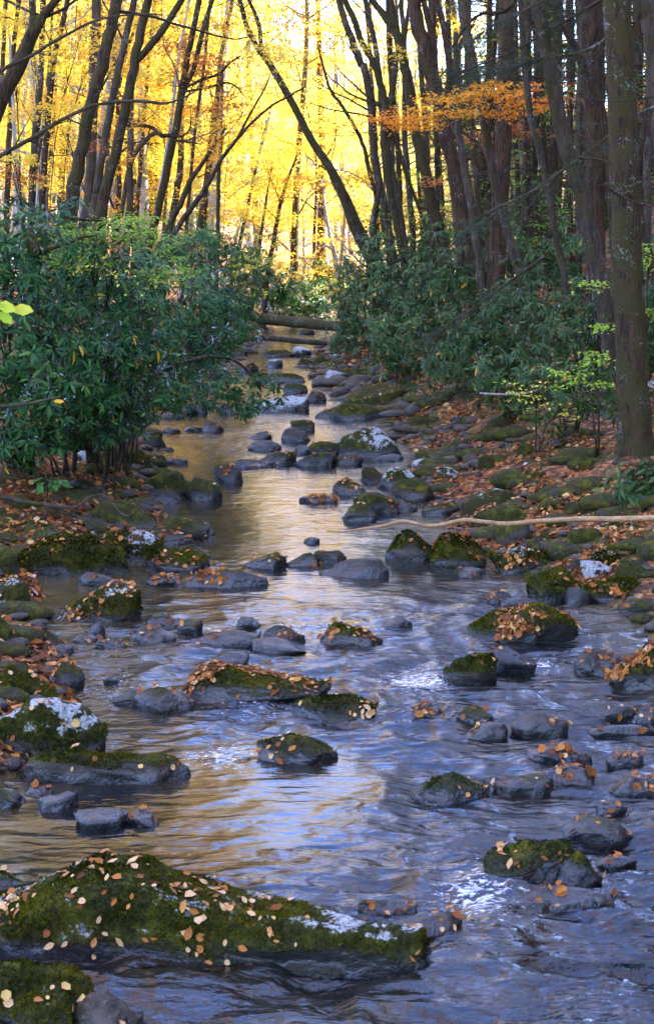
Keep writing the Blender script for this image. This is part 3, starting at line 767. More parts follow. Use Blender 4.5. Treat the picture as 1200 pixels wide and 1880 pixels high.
FALL_P, FALL_N, FALL_K = [], [], []   # scattered leaf spots: position, normal, (apparent size, rock)
ROCK_OBS = []
for k, (x0, x1, yt, yb, moss, lich, lv, hue, dark, label, prof, dr) in enumerate(ROCKS):
    xc = (x0 + x1) / 2
    hit = ground_hit(xc, yb)
    d = hit[1]
    W = (x1 - x0) / F * d * 1.02
    D = dr * W
    for _ in range(6):
        dc = d + D * .42
        zb = float(np.maximum(ground(hit[0], dc, False), wl(dc)))
        top = at(xc, yt, dc + D * .02)
        H = top[2] - wl(dc) if hit[2] - wl(d) < .03 else top[2] - hit[2]
        if H > .2 * W or D < .3 * W: break
        D *= .85
    H = max(H * .9, .10 * W, .03)
    xw = at(xc, yb, dc)[0]
    z0 = wl(dc) if hit[2] - wl(d) < .03 else float(hit[2]) - .01
    px = x1 - x0
    sub = 6 if px > 400 else 5 if px > 150 else 4 if px > 60 else 3
    V, Fc = rock_shape(W, D, H, 100 + k, sub, prof, 8 + k % 5)
    name = 'boulder' if px > 95 else 'stone'
    fn = np.cross(V[Fc[:, 1]] - V[Fc[:, 0]], V[Fc[:, 2]] - V[Fc[:, 0]])
    vn = np.zeros_like(V)
    for c_ in range(3): np.add.at(vn, Fc[:, c_], fn)
    vn = unit(vn)
    q_ = V + np.array([xw, dc, z0]); lvl = wl(dc) if z0 < wl(dc) + .05 else z0 - .25
    rel = q_[:, 2] - lvl
    na, nb = .32 * fbm(q_ * 2.4, 4, 201), .32 * fbm(q_ * 2.2 + 9, 4, 203 + (k == 0) * 4)
    mossm = .62 * vn[:, 2] + 1.5 * na + 1.35 * (moss - .70) + .5 * sstep(0, .16, rel)
    lichm = 2.3 * nb + .35 * vn[:, 2] + 1.5 * (lich - 1.08) + .2 * sstep(.05, .2, rel)
    me = mk_mesh(name, V, Fc, [M['stone']], True, {'mossm': ('POINT', mossm), 'lichm': ('POINT', lichm)})
    ob = link(name, me, None, (xw, dc, z0), label=label, category='rock', moss=float(moss), lichen=float(lich), hue=float(min(hue + .2, 1)), dark=float(dark), water=float(wl(dc) if z0 < wl(dc) + .05 else z0 - .25))
    if moss >= .55 and d < 14.5 and px > 85:
        # fuzzy moss: tiny tufts standing on the mossy faces
        r_ = np.random.default_rng(700 + k)
        ar = np.linalg.norm(fn, axis=1) / 2
        fm = mossm[Fc].mean(1); fl = lichm[Fc].mean(1); fr = rel[Fc].mean(1)
        w = ar * sstep(.38, .62, fm) * (1 - sstep(.0, .25, fl)) * sstep(.02, .08, fr)
        nb_ = int(np.clip(w.sum() * 15000 * (8 / max(d, 8)) ** 1.2, 0, 22000))
        if nb_ > 200:
            i_ = r_.choice(len(Fc), nb_, p=w / w.sum()); s_, t_ = r_.random(nb_), r_.random(nb_)
            f_ = s_ + t_ > 1; s_[f_], t_[f_] = 1 - s_[f_], 1 - t_[f_]
            pa = V[Fc[i_, 0]]; P_ = pa + (V[Fc[i_, 1]] - pa) * s_[:, None] + (V[Fc[i_, 2]] - pa) * t_[:, None]
            N_ = unit(unit(fn[i_]) + .55 * randdir(nb_, r_))
            h_ = r_.uniform(.006, .017, nb_) * (1 + .6 * fbm((P_ + k) * 9, 2, 31)) * np.clip(d / 8, 1, 1.7)
            sd = unit(np.cross(N_, randdir(nb_, r_))) * (h_ * .36)[:, None]
            Vm = np.stack([P_ - sd, P_ + sd, P_ + N_ * h_[:, None]], 1).reshape(-1, 3)
            g_ = np.clip(.45 + .9 * fbm((P_ + k) * 4, 3, 33) + r_.normal(0, .16, nb_), 0, 1)
            link('moss', mk_mesh('moss', Vm, np.arange(nb_ * 3).reshape(-1, 3), [M['moss']], False, {'rnd': ('FACE', g_)}), ob, kind='stuff')
    ob.rotation_euler[2] = -.20 if k == 0 else 0.0
    ROCK_OBS.append((ob, V, Fc, lv, px, d, k))

# spots for the leaves that lie on the stones
def rock_spots(V, Fc, n, r, zmin, pile=False, steep=.30):
    a, b, c = V[Fc[:, 0]], V[Fc[:, 1]], V[Fc[:, 2]]
    cr = np.cross(b - a, c - a); ar = np.linalg.norm(cr, axis=1) / 2; nn = unit(cr)
    ok = (nn[:, 2] > steep) & (((a + b + c) / 3)[:, 2] > zmin)
    face = ((np.array([0, 0, CAMZ]) - (a + b + c) / 3) * nn).sum(1) > 0
    w = ar * ok * face * (.45 + .55 * nn[:, 2])
    w = w * np.clip(.3 + 1.6 * fbm((a + b + c) / 3 * 3.5 + 2, 2, 8), .06, 2)
    if pile:
        cen = (a + b + c) / 3
        w = w * np.clip(.15 + fbm(cen * 3.2 / max(np.ptp(V[:, 0]), .3) * 1.2 + 5, 2, 9) * 2.2 + .6, .02, 3)
    if w.sum() <= 0: return np.zeros((0, 3)), np.zeros((0, 3))
    i = r.choice(len(Fc), n, p=w / w.sum())
    s, t = r.random(n), r.random(n)
    fl = s + t > 1; s[fl], t[fl] = 1 - s[fl], 1 - t[fl]
    P = a[i] + (b - a)[i] * s[:, None] + (c - a)[i] * t[:, None]
    return P, nn[i]
# ------------------------------------------------------------------ trees
def spray_leaves(C, R, n, per, L, r, flat=.55, radius=.75, droop=.15, needle=False, wl_=.62, shell=0.0):
    """leaf frames of n flat, layered sprays spread through the ellipsoid C, R"""
    c = randdir(n, r) * (shell + (1 - shell) * r.random((n, 1)) ** .4) * np.asarray(R) + np.asarray(C)
    nrm = unit(np.stack([r.normal(0, .22, n), r.normal(0, .22, n), np.ones(n)], -1))
    ax = unit(np.cross(nrm, randdir(n, r)))
    bx = np.cross(nrm, ax)
    u = r.normal(0, .5, (n, per)) * radius * r.uniform(.6, 1.4, (n, 1)); v = r.normal(0, .30, (n, per)) * radius
    P = c[:, None] + ax[:, None] * u[..., None] + bx[:, None] * v[..., None]
    P[..., 2] -= droop * (u ** 2 + v ** 2) / radius + 0
    P[..., 2] += r.normal(0, .05 * radius, (n, per))
    P = P.reshape(-1, 3)
    m = len(P)
    X = unit(np.repeat(ax, per, 0) * r.normal(0, 1, (m, 1)) + np.repeat(bx, per, 0) * r.normal(0, 1, (m, 1)) + np.array([0, 0, -.25]))
    Z = unit(np.repeat(nrm, per, 0) + flat * randdir(m, r))
    Ls = L * r.uniform(.65, 1.25, m)
    return P, X, Z, Ls, Ls * wl_

def crown_mesh(name, mat, parts):
    """parts: list of leaf frame tuples with a base colour number and spread"""
    A = Acc()
    for (P, X, Z, L, Wd), (lo, hi), r in parts:
        # neighbouring leaves share a shade
        g = np.clip(.5 + .9 * fbm(P * .45 + 3.3, 2, 23), 0, 1)
        A.add(*leaves(RHOMB, P, X, Z, L, Wd, np.clip(lo + (hi - lo) * (.6 * g + .4 * r.random(len(P))), 0, 1)))
    return A.mesh(name, [mat], False)

def limb_curve(p0, dirv, length, r, up=.35, wob=.12, n=9):
    P = [np.array(p0, float)]; d = unit(np.asarray(dirv, float)); s = length / (n - 1)
    for k in range(n - 1):
        d = unit(d + r.normal(0, wob, 3) + np.array([0, 0, up / n]))
        P.append(P[-1] + d * s)
    return np.array(P)

def limb_mesh(name, p0, dirv, length, rad, r, up=.35, twigs=5, sides=6, wob=.14):
    A = Acc(); P = limb_curve(p0, dirv, length, r, up, wob)
    A.add(*tube(P, np.linspace(rad, rad * .22, len(P)), sides))
    tips = [P[-1]]
    for _ in range(twigs):
        k = r.integers(2, len(P)); dv = unit(P[k] - P[k - 1]) + randdir(1, r)[0] * .9
        Q = limb_curve(P[k] if k < len(P) else P[-1], dv, length * r.uniform(.2, .45), r, up * .6, wob * 1.3, 6)
        rr = max(rad * .35 * (1 - .6 * k / len(P)), .004)
        A.add(*tube(Q, np.linspace(rr, rr * .35, len(Q)), 4)); tips.append(Q[-1])
        for _ in range(2):
            j = r.integers(2, 6); S = limb_curve(Q[j if j < 6 else 5], unit(Q[-1] - Q[0]) + randdir(1, r)[0] * .9, length * r.uniform(.08, .2), r, .1, .2, 4)
            A.add(*tube(S, np.linspace(rr * .5, rr * .25, 4), 3)); tips.append(S[-1])
    return A.mesh(name, [M['bark']]), tips

TONES = dict(tan=(1.0, .42, -.5), dark=(.5, .0, .25), moss=(.45, .0, .55), gold=(.85, .06, .35), brown=(.75, .0, .15), grey=(.5, .05, .4), pale=(.2, .75, .0), red=(.95, .0, .05), blue=(.35, .05, .35))
def tones(o, tone):
    o['warm'], o['pale'], o['mossy'] = TONES[tone]

def px_path(pts, d, dd=0.0):
    """photo points (x, y, width) listed from the foot upwards -> world path and radii"""
    n = len(pts)
    P = np.array([at(p[0], p[1], d + dd * k / max(n - 1, 1)) for k, p in enumerate(pts)])
    R = np.array([p[2] for p in pts]) / F * d / 2
    return P, R

def tree(label, d, tone, pts, forks=(), branches=(), limbs=3, ext=5.0, name='tree', group=None, crown=None, seed=0, dd=0.0, flare=1.25, cat='tree', twigs=5, limbrange=(.45, .95), limblen=(1.2, 3.0)):
    r = np.random.default_rng(1000 + seed)
    P, R = px_path(pts, d, dd)
    g = float(ground(P[0, 0], d))
    foot = np.array([P[0, 0], d, g])
    P0 = P.copy()
    if P[0, 2] > g - .1:
        lean = (P[1, 0] - P[0, 0]) / max(P[1, 2] - P[0, 2], .2)
        foot = np.array([P[0, 0] - np.clip(lean, -.5, .5) * (P[0, 2] - g), d, g])
        P = np.vstack([foot - [0, 0, .25], P]); R = np.concatenate([[R[0] * flare], R])
    if ext and pts[-1][1] <= 12:
        up = unit(P[-1] - P[-2]); up2 = unit(up * .7 + np.array([0, 0, .5]))
        P = np.vstack([P, P[-1] + up * ext * .45, P[-1] + up * ext * .45 + up2 * ext * .55]); R = np.concatenate([R, [R[-1] * .75, R[-1] * .35]])
    root = thing(name, label, cat, tuple(foot), group)
    n = max(10, int(len(P) * 5))
    C = catmull(P, n); Rc = np.clip(np.interp(np.linspace(0, len(R) - 1, n), np.arange(len(R)), R), .006, None)
    C[1:-1] += r.normal(0, .03 if pts[0][2] > 30 else .10, (n - 2, 3)) * Rc[1:-1, None]
    big = pts[0][2] > 30
    V, Fc = tube(C - foot, Rc, 24 if big else 10, .05 if big else .10, seed)
    o = link('trunk', mk_mesh('trunk', V, Fc, [M['bark']]), root); tones(o, tone)
    for fp in forks:
        Q, S = px_path(fp, d, dd * .5)
        if fp[-1][1] <= 12 and ext:
            up = unit(Q[-1] - Q[-2]); Q = np.vstack([Q, Q[-1] + up * ext * .6]); S = np.append(S, S[-1] * .5)
        n = max(8, len(Q) * 4)
        q = catmull(Q, n); V, Fc = tube(q - foot, np.clip(np.interp(np.linspace(0, len(S) - 1, n), np.arange(len(S)), S), .005, None), 9, .10, seed + 5)
        f = link('stem' if fp[0][2] > 8 else 'branch', mk_mesh('stem', V, Fc, [M['bark']]), root); tones(f, tone)
    for fp in branches:
        Q, S = px_path(fp, d - .3)
        Q[1:, 1] += np.cumsum(r.normal(0, .12, len(Q) - 1))
        n = max(8, len(Q) * 4)
        q = catmull(Q, n)
        A = Acc(); A.add(*tube(q - foot, np.clip(np.interp(np.linspace(0, len(S) - 1, n), np.arange(len(S)), S), .003, None), 7, .08, seed + 9))
        for _ in range(int(5 + n / 4)):
            k = r.integers(2, n); dv = unit(q[k] - q[k - 1]) * .8 + randdir(1, r)[0] * [1, .6, 1]
            A.add(*tube(limb_curve(q[k] - foot, dv, r.uniform(.2, .7), r, .1, .2, 5), np.linspace(S.min() * .5, S.min() * .2, 5), 4))
        f = link('branch', A.mesh('branch', [M['bark']]), root); tones(f, tone)
    tips = []
    for _ in range(limbs):
        t = r.uniform(*limbrange); k = int(t * (len(C) - 2)) + 1
        dv = np.array([r.normal(), r.normal() * .7, r.uniform(.2, .9)])
        me, tp = limb_mesh('branch', C[k] - foot, dv, r.uniform(*limblen), max(Rc[k] * .32, .008), r, twigs=twigs)
        f = link('branch', me, root); tones(f, tone); tips += tp
    if crown:
        parts = []
        mat, L = crown['mat'], crown.get('L', .08)
        for (cx, cy, rx, ry, n_) in crown.get('px', ()):
            c = at(cx, cy, d) - foot
            parts.append((spray_leaves(c, (rx / F * d, rx / F * d * .8, ry / F * d), n_, crown.get('per', 22), L, r, radius=crown.get('rad', .4)), crown.get('c', (.1, .9)), r))
        if crown.get('tips'):
            for tp in tips:
                parts.append((spray_leaves(tp, (.4, .4, .2), crown['tips'], 16, L, r, radius=.4), crown.get('c', (.1, .9)), r))
        if crown.get('top'):
            parts.append((spray_leaves(P[-1] - foot, (2.6, 2.4, 2.4), crown['top'], 22, L * 1.3, r, radius=.7), crown.get('c', (.1, .9)), r))
        if parts:
            f = link('crown', crown_mesh('crown', M[mat], parts), root, kind='stuff'); f['tint'] = crown.get('tint', 0.0)
    return root

G = dict(mat='gold_leaf', c=(.1, .8))
# --- trees of the left bank, foot first: (x, y, width) in photo pixels
tree('dark leaning trunk forking near its top in the upper left corner', 15, 'moss', [(-75, 520, 36), (-45, 330, 32), (-4, 195, 29), (34, 122, 27), (58, 66, 23), (78, 32, 17), (106, -4, 13)], [[(57, 66, 15), (61, 30, 13), (59, -4, 12)]], limbs=2, seed=1)
tree('bare pale snag without bark among the golden leaves', 33, 'pale', [(30, 330, 7), (27, 240, 7), (21, 125, 6), (18, 60, 4)], limbs=1, ext=0, seed=2)
tree('slim dark trunk behind the fork in the upper left corner', 34, 'dark', [(14, 380, 11), (20, 200, 10), (24, 100, 9), (36, -4, 8)], limbs=3, seed=3, crown=dict(G, tips=2))
tree('blue-grey trunk with a chalky pale bend', 28, 'blue', [(58, 400, 14), (62, 300, 13), (68, 225, 13), (75, 150, 11), (80, -4, 10)], limbs=2, seed=4, crown=dict(G, tips=2))
tree('reddish brown trunk right of the chalky blue-grey one', 30, 'brown', [(76, 400, 13), (83, 290, 12), (98, 120, 11), (115, 45, 10), (126, -4, 9)], limbs=3, seed=5, crown=dict(G, tips=2))
tree('straight golden brown trunk', 30, 'gold', [(156, 410, 21), (166, 340, 20), (172, 150, 19), (178, -4, 17)], limbs=2, seed=6, crown=dict(G, tips=2))
tree('dark mossy trunk leaning across the straight golden one', 19, 'moss', [(128, 400, 26), (137, 335, 25), (165, 200, 23), (187, 122, 22), (203, 55, 21), (216, -4, 20)], limbs=2, seed=7)
tree('thin grey leaning trunk right of the dark mossy one', 23, 'grey', [(172, 400, 16), (178, 350, 15), (191, 270, 14), (208, 175, 14), (227, 87, 13), (247, -4, 12)], limbs=2, seed=8)
tree('grey trunk with a long stem branching off to the right', 22, 'moss', [(184, 420, 22), (191, 365, 20), (215, 275, 19), (233, 187, 18), (250, 100, 17), (272, -4, 15)], [[(252, 112, 12), (276, 84, 13), (301, 52, 13), (336, -4, 11)]], limbs=2, seed=9)
tree('slender straight golden trunk below the bowed bare limb', 29, 'gold', [(233, 440, 14), (238, 375, 13), (240, 235, 12), (243, 120, 9)], [[(222, 400, 8), (240, 300, 9), (270, 255, 8), (290, 240, 5)]], limbs=1, ext=0, seed=10)
tree('tall dark double-stemmed trunk leaning right', 25, 'moss', [(270, 462, 17), (276, 445, 15), (300, 340, 14), (325, 225, 14), (333, 175, 13), (346, 100, 11), (367, -4, 10)], [[(333, 178, 10), (345, 150, 9), (356, 125, 9), (373, 55, 9), (391, -4, 8)]],
     [[(312, 248, 7), (298, 250, 8), (282, 236, 7), (262, 231, 6), (225, 232, 5)], [(306, 250, 5), (330, 250, 4), (349, 240, 3), (352, 215, 2)], [(345, 158, 6), (372, 143, 5), (398, 130, 5), (420, 108, 4), (440, 95, 3)], [(342, 168, 5), (380, 160, 4), (412, 149, 4), (432, 155, 3), (446, 170, 2)], [(322, 258, 5), (345, 262, 4), (370, 266, 2)]], limbs=1, seed=11,
     crown=dict(mat='russet_leaf', c=(.2, .9), L=.075, px=[(370, 130, 60, 35, 22), (405, 190, 50, 25, 16), (330, 90, 40, 40, 10)]))
tree('leaning dark trunk, left one of a low crossing pair', 35, 'moss', [(302, 432, 12), (330, 378, 11), (347, 337, 10), (358, 320, 8), (380, 288, 7), (400, 258, 6), (414, 235, 5)], limbs=2, ext=0, seed=12, crown=dict(G, tips=2))
tree('strongly leaning dark trunk, right one of a low crossing pair', 33, 'moss', [(312, 446, 10), (350, 385, 10), (383, 337, 9), (405, 295, 7), (438, 252, 6), (463, 225, 5), (500, 193, 4), (526, 179, 4), (562, 158, 3)], [[(437, 252, 5), (456, 215, 4), (473, 185, 4), (486, 162, 3), (496, 138, 2)]], limbs=2, ext=0, seed=13, crown=dict(G, tips=2))
tree('slim whitish trunk rising straight behind the crossing pair', 44, 'grey', [(399, 455, 8), (402, 325, 7), (406, 250, 6), (408, 120, 5)], limbs=2, ext=2, seed=14, crown=dict(G, tips=3))
tree('grey trunk stub behind the double-stemmed tree', 50, 'grey', [(322, 370, 13), (331, 310, 12), (334, 200, 10), (340, 60, 8)], limbs=3, seed=15, crown=dict(G, tips=3))
tree('bright white sunlit trunk left of the slim whitish one', 56, 'pale', [(355, 450, 8), (363, 420, 8), (378, 378, 8), (388, 320, 8), (400, 240, 6)], limbs=2, ext=0, seed=16, crown=dict(G, tips=3))
tree('dark slanting trunk beside the bright white sunlit one', 50, 'dark', [(370, 440, 10), (374, 415, 10), (378, 340, 9), (386, 262, 8), (400, 150, 6)], limbs=3, ext=0, seed=17, crown=dict(G, tips=3))
tree('pale beech stem leaning right in the golden thicket', 62, 'pale', [(425, 470, 7), (436, 430, 6), (450, 378, 6), (468, 318, 6), (486, 250, 5), (500, 180, 4)], limbs=3, ext=0, seed=18, crown=dict(G, tips=4))
tree('dark beech stem leaning beside the pale beech stem', 60, 'dark', [(433, 480, 8), (452, 392, 7), (462, 345, 6), (472, 300, 5), (490, 220, 4)], limbs=3, ext=0, seed=19, crown=dict(G, tips=4))
tree('slim dark trunk standing by the stream left of the mossy log', 56, 'dark', [(488, 545, 9), (494, 490, 9), (506, 420, 8), (515, 372, 7), (528, 330, 5), (545, 285, 4)], limbs=4, ext=0, seed=20, crown=dict(G, tips=4, tint=.12))
tree('short dark stem left of the slim streamside trunk', 58, 'dark', [(470, 500, 8), (474, 470, 8), (480, 425, 6), (488, 370, 5), (500, 300, 3)], limbs=3, ext=0, seed=21, crown=dict(G, tips=4, tint=.1))
# --- the leaning tree over the middle and the right bank
tree('long dark trunk leaning left far out over the stream', 38, 'moss', [(700, 540, 36), (692, 500, 33), (682, 470, 29), (657, 425, 25), (636, 372, 20), (612, 322, 17), (600, 300, 15), (570, 255, 14), (545, 205, 13), (517, 155, 13), (490, 110, 12), (472, 87, 10), (452, 45, 9), (439, -4, 8)], [[(482, 100, 8), (479, 78, 8), (475, 45, 8), (466, 20, 7), (455, -4, 6)]],
     [[(690, 480, 16), (687, 445, 14), (684, 410, 13), (690, 378, 11), (697, 340, 8)]], limbs=2, seed=30)
tree('thin trunk leaning left above the fork of the long leaning one', 43, 'moss', [(712, 460, 9), (704, 420, 9), (695, 375, 8), (677, 312, 8), (668, 270, 7), (650, 232, 7), (626, 192, 6), (604, 160, 5), (585, 90, 4)], limbs=3, ext=0, seed=31, crown=dict(G, tips=2))
tree('grey-brown trunk leaning left with lichen flecks', 40, 'grey', [(722, 480, 15), (716, 440, 14), (702, 362, 14), (690, 300, 14), (684, 240, 14), (680, 187, 14), (671, 135, 13), (655, 100, 13), (638, 52, 12), (619, -4, 11)], limbs=3, seed=32)
tree('mossy trunk splitting into two leaning stems', 36, 'moss', [(738, 470, 12), (726, 400, 13), (712, 330, 15), (707, 260, 18), (710, 215, 20), (704, 175, 13), (685, 115, 12), (663, 75, 11), (650, 37, 11), (630, -4, 10)], [[(712, 215, 13), (718, 178, 12), (724, 130, 11), (726, 95, 10)], [(712, 235, 9), (730, 270, 8), (745, 320, 7), (768, 380, 7), (785, 430, 7)]], limbs=2, seed=33)
tree('tall mossy trunk with a forked top behind the orange spray', 35, 'moss', [(812, 460, 25), (803, 420, 22), (791, 375, 21), (777, 300, 20), (763, 237, 20), (751, 162, 19), (740, 112, 18), (727, 62, 16), (706, 30, 13), (680, -4, 12)], [[(730, 75, 11), (725, 45, 11), (717, -4, 10)], [(738, 105, 8), (745, 50, 8), (752, -4, 7)]], limbs=2, seed=34)
tree('thick brown trunk bending up to the left', 32, 'brown', [(856, 470, 30), (847, 425, 28), (840, 350, 27), (820, 250, 26), (803, 175, 26), (785, 112, 26), (766, 45, 25), (759, -4, 24)], [[(800, 165, 12), (797, 110, 12), (790, 60, 11), (776, -4, 10)], [(818, 190, 14), (826, 140, 14), (819, 80, 12), (810, 32, 11), (799, -4, 11)], [(826, 145, 8), (838, 100, 8), (850, 70, 6), (870, 45, 4)]], limbs=1, seed=35)
tree('grey lichened trunk slightly bowed beside the thick brown one', 29, 'blue', [(884, 520, 16), (873, 430, 15), (861, 355, 15), (848, 287, 14), (840, 225, 13), (838, 160, 12), (836, 60, 9)], limbs=2, ext=0, seed=36)
tree('slim grey trunk behind the bowed lichened one', 36, 'grey', [(886, 470, 10), (878, 380, 9), (870, 300, 9), (865, 225, 9), (862, 100, 8), (858, -4, 7)], limbs=2, seed=37)
tree('dark leaning trunk crossing in front of the red-brown one', 27, 'grey', [(974, 565, 18), (966, 540, 17), (945, 475, 17), (921, 390, 16), (901, 300, 16), (885, 200, 17), (867, 122, 18), (855, 60, 18), (846, -4, 17)], limbs=2, seed=38)
tree('upright red-brown trunk with bluish bark above', 29, 'red', [(908, 570, 36), (910, 500, 33), (916, 400, 32), (921, 300, 31), (925, 200, 30), (930, -4, 27)], limbs=1, seed=39)
tree('thin lichen-grey trunk right of the red-brown one', 24, 'blue', [(1048, 570, 14), (1034, 500, 13), (1016, 410, 12), (1000, 325, 12), (985, 262, 12), (975, 225, 12), (962, 120, 11), (955, -4, 10)], limbs=2, seed=40)
tree('dark curved trunk leaning left in front of the straight brown one', 21, 'blue', [(1118, 625, 34), (1110, 570, 31), (1096, 490, 30), (1084, 430, 29), (1066, 350, 29), (1050, 305, 28), (1036, 265, 28), (1022, 200, 27), (1014, 150, 26), (996, 60, 24), (984, -4, 22)], [[(1050, 290, 18), (1030, 262, 14), (1026, 230, 12)]], limbs=1, seed=41)
tree('straight brown trunk with fine ridged bark', 23, 'brown', [(1100, 615, 40), (1094, 540, 37), (1092, 400, 35), (1091, 250, 36), (1086, 100, 38), (1080, -4, 39)], limbs=1, seed=42)
tree('leaning dead stem crossing the straight brown trunk', 22, 'dark', [(1118, 330, 12), (1112, 240, 14), (1090, 168, 16), (1062, 100, 15), (1036, 50, 13), (1013, -4, 11)], limbs=0, seed=43)
tree('big mossy trunk, the thickest of all, at the right edge', 16.6, 'moss', [(1168, 832, 74), (1164, 790, 65), (1159, 700, 58), (1157, 620, 56), (1150, 450, 54), (1143, 250, 52), (1137, 110, 51), (1131, -4, 49)],
     branches=[[(1120, 300, 5), (1095, 292, 4), (1050, 290, 3)], [(1115, 337, 5), (1140, 355, 5), (1165, 368, 4), (1205, 380, 4)]], limbs=0, seed=44, flare=1.15)
tree('grey lichened trunk leaning out of the upper right corner', 19, 'blue', [(1215, 330, 30), (1210, 180, 30), (1198, 90, 29), (1186, 30, 27), (1176, -4, 26)], limbs=1, seed=45)
tree('slim bluish trunk behind the thickest one', 27, 'blue', [(1192, 640, 15), (1188, 420, 14), (1190, 200, 13), (1193, 100, 12), (1196, -4, 11)], limbs=1, seed=46)
tree('dark stem squeezed between thickest trunk and its bluish neighbour', 24, 'dark', [(1200, 500, 14), (1178, 420, 13), (1172, 330, 11), (1180, 250, 10), (1186, 180, 9)], limbs=1, ext=0, seed=47)
tree('pinkish straight trunk deep between red-brown and lichen-grey ones', 40, 'brown', [(966, 480, 15), (966, 300, 14), (968, 200, 14), (968, -4, 12)], limbs=2, seed=48)
tree('thin bluish pole left of the straight brown trunk', 34, 'blue', [(1062, 470, 12), (1061, 260, 11), (1064, 120, 10), (1064, -4, 9)], limbs=2, seed=49)
tree('thin brown pole beside the thin bluish one', 36, 'brown', [(1046, 470, 12), (1045, 230, 11), (1044, 100, 10), (1042, -4, 9)], limbs=2, seed=50)
tree('slender white stems leaning left beyond the leaning tree', 62, 'pale', [(626, 540, 10), (620, 500, 9), (612, 460, 8), (604, 425, 7), (596, 380, 5), (590, 330, 4)], [[(622, 505, 6), (628, 450, 6), (632, 400, 5), (631, 340, 4)], [(612, 460, 5), (598, 452, 4), (582, 462, 3), (566, 478, 2)]], limbs=2, ext=0, seed=51)

# --- a deeper screen of trunks on both banks (nobody could name them one by one)
r = np.random.default_rng(55)
def fill_trunk(px, d, w, lean, tone, label, group, seed, crown=None):
    xs = [px + lean * k for k in (0, -.25, -.55, -.8, -1.0)]
    g = float(ground(at(px, 500, d)[0], d))
    yb = 940 - F * ((g - CAMZ) / d + SP / CP) * CP * CP if False else 520 + (CAMZ - g) / d * F * 1.0
    ys = [min(yb, 560), 400, 250, 110, -4]
    pts = [(x + r.normal(0, 3), y, w * q) for x, y, q in zip(xs, ys, (1.1, 1, .93, .86, .8))]
    tree(label, d, tone, pts, limbs=3, twigs=6, seed=seed, group=group, crown=crown, limbrange=(.35, .95), limblen=(1.5, 4))
k = 100
for i in range(34):
    px = 690 + 520 * (i + r.uniform(-.4, .4)) / 34
    d = r.uniform(36, 62)
    fill_trunk(px, d, r.uniform(5, 14), r.uniform(0, 90) * np.clip((1000 - px) / 250, .05, 1), r.choice(['dark', 'brown', 'grey', 'blue', 'moss']), 'one of the many thin trunks deep in the dim right-hand woods', 'thin trunks deep in the right-hand woods', k); k += 1
for i in range(13):
    px = -20 + 400 * (i + r.uniform(-.4, .4)) / 13
    d = r.uniform(38, 66)
    fill_trunk(px, d, r.uniform(5, 12), -r.uniform(15, 110), r.choice(['pale', 'brown', 'gold', 'grey', 'moss']), 'one of the slim trunks amid golden leaves deep in the left-hand woods', 'slim trunks deep in the left-hand woods', k, dict(G, tips=2)); k += 1

# --- whole golden trees beyond the bend: a few built, the rest copies with their parts
def golden_tree(seed, H, mat, c, tone, look):
    r = np.random.default_rng(seed)
    root = thing('golden_tree', look, 'tree', (0, 0, -80), 'sunlit golden trees beyond the bend')
    P = np.array([[0, 0, -.3], [.1, 0, H * .25], [r.normal(0, .4), r.normal(0, .4), H * .55], [r.normal(0, .7), r.normal(0, .7), H * .95]])
    C = catmull(P, 14)
    V, Fc = tube(C, np.linspace(.0085 * H, .02, 14), 8, .1, seed)
    tones(link('trunk', mk_mesh('trunk', V, Fc, [M['bark']]), root), tone)
    for _ in range(7):
        q = r.uniform(.2, .9); kk = int(q * 13)
        a = r.uniform(0, 6.28)
        me, tp = limb_mesh('branch', C[kk], (math.cos(a), math.sin(a), r.uniform(.1, .7)), r.uniform(2, 4.5) * (1.15 - .5 * q), .045, r, twigs=5, sides=5)
        tones(link('branch', me, root), tone)
    parts = []
    n = int(4.2 * H)
    for _ in range(n):
        q = r.uniform(.16, 1.0); a = r.uniform(0, 6.28); rad = (4.2 * (1 - .5 * q)) * r.uniform(.15, 1)
        c0 = np.array([math.cos(a) * rad, math.sin(a) * rad, q * H])
        parts.append((spray_leaves(c0, (1.0, 1.0, .3), 8, 15, .125, r, radius=.55, flat=.5), c, r))
    f = link('crown', crown_mesh('crown', M[mat], parts), root, kind='stuff')
    return root
PROTO = [golden_tree(201, 25, 'gold_leaf', (.3, .95), 'gold', 'one of the tall brown-stemmed yellow trees in the sunlit valley woods'), golden_tree(202, 29, 'gold_leaf', (.25, .85), 'pale', 'one of the tallest golden trees in the sunlit valley woods'), golden_tree(203, 22, 'gold_leaf', (.08, .6), 'pale', 'one of the pale-stemmed amber trees in the sunlit valley woods'), golden_tree(204, 27, 'gold_leaf', (.5, 1.), 'pale', 'one of the tall lemon-yellow trees in the sunlit valley woods'), golden_tree(205, 14, 'orange_leaf', (.5, 1.), 'dark', 'one of the shorter orange trees in the sunlit valley woods'), golden_tree(206, 9, 'gold_leaf', (.4, .95), 'pale', 'one of the small pale-stemmed lemon saplings in the sunlit valley woods')]
def copy_thing(o, loc, rz, s, tint):
    c = o.copy(); col.objects.link(c); c.location = loc; c.rotation_euler = (random.gauss(0, .05), random.gauss(.04, .07), rz if abs(rz) > 9 else rz); c.scale = (s, s, s)
    for ch in [x for x in bpy.data.objects if x.parent == o]:
        h = ch.copy(); col.objects.link(h); h.parent = c
        if h.name.startswith('crown'): h['tint'] = tint
    return c
kids = {p: None for p in PROTO}
spots = []
for x_, d_ in [(-9, 46), (-6.5, 52), (-12, 50), (-11, 62), (-10, 57), (4, 58), (7.5, 55), (-14, 44), (-8, 62), (-9.5, 66)]:
    spots.append((x_, d_))
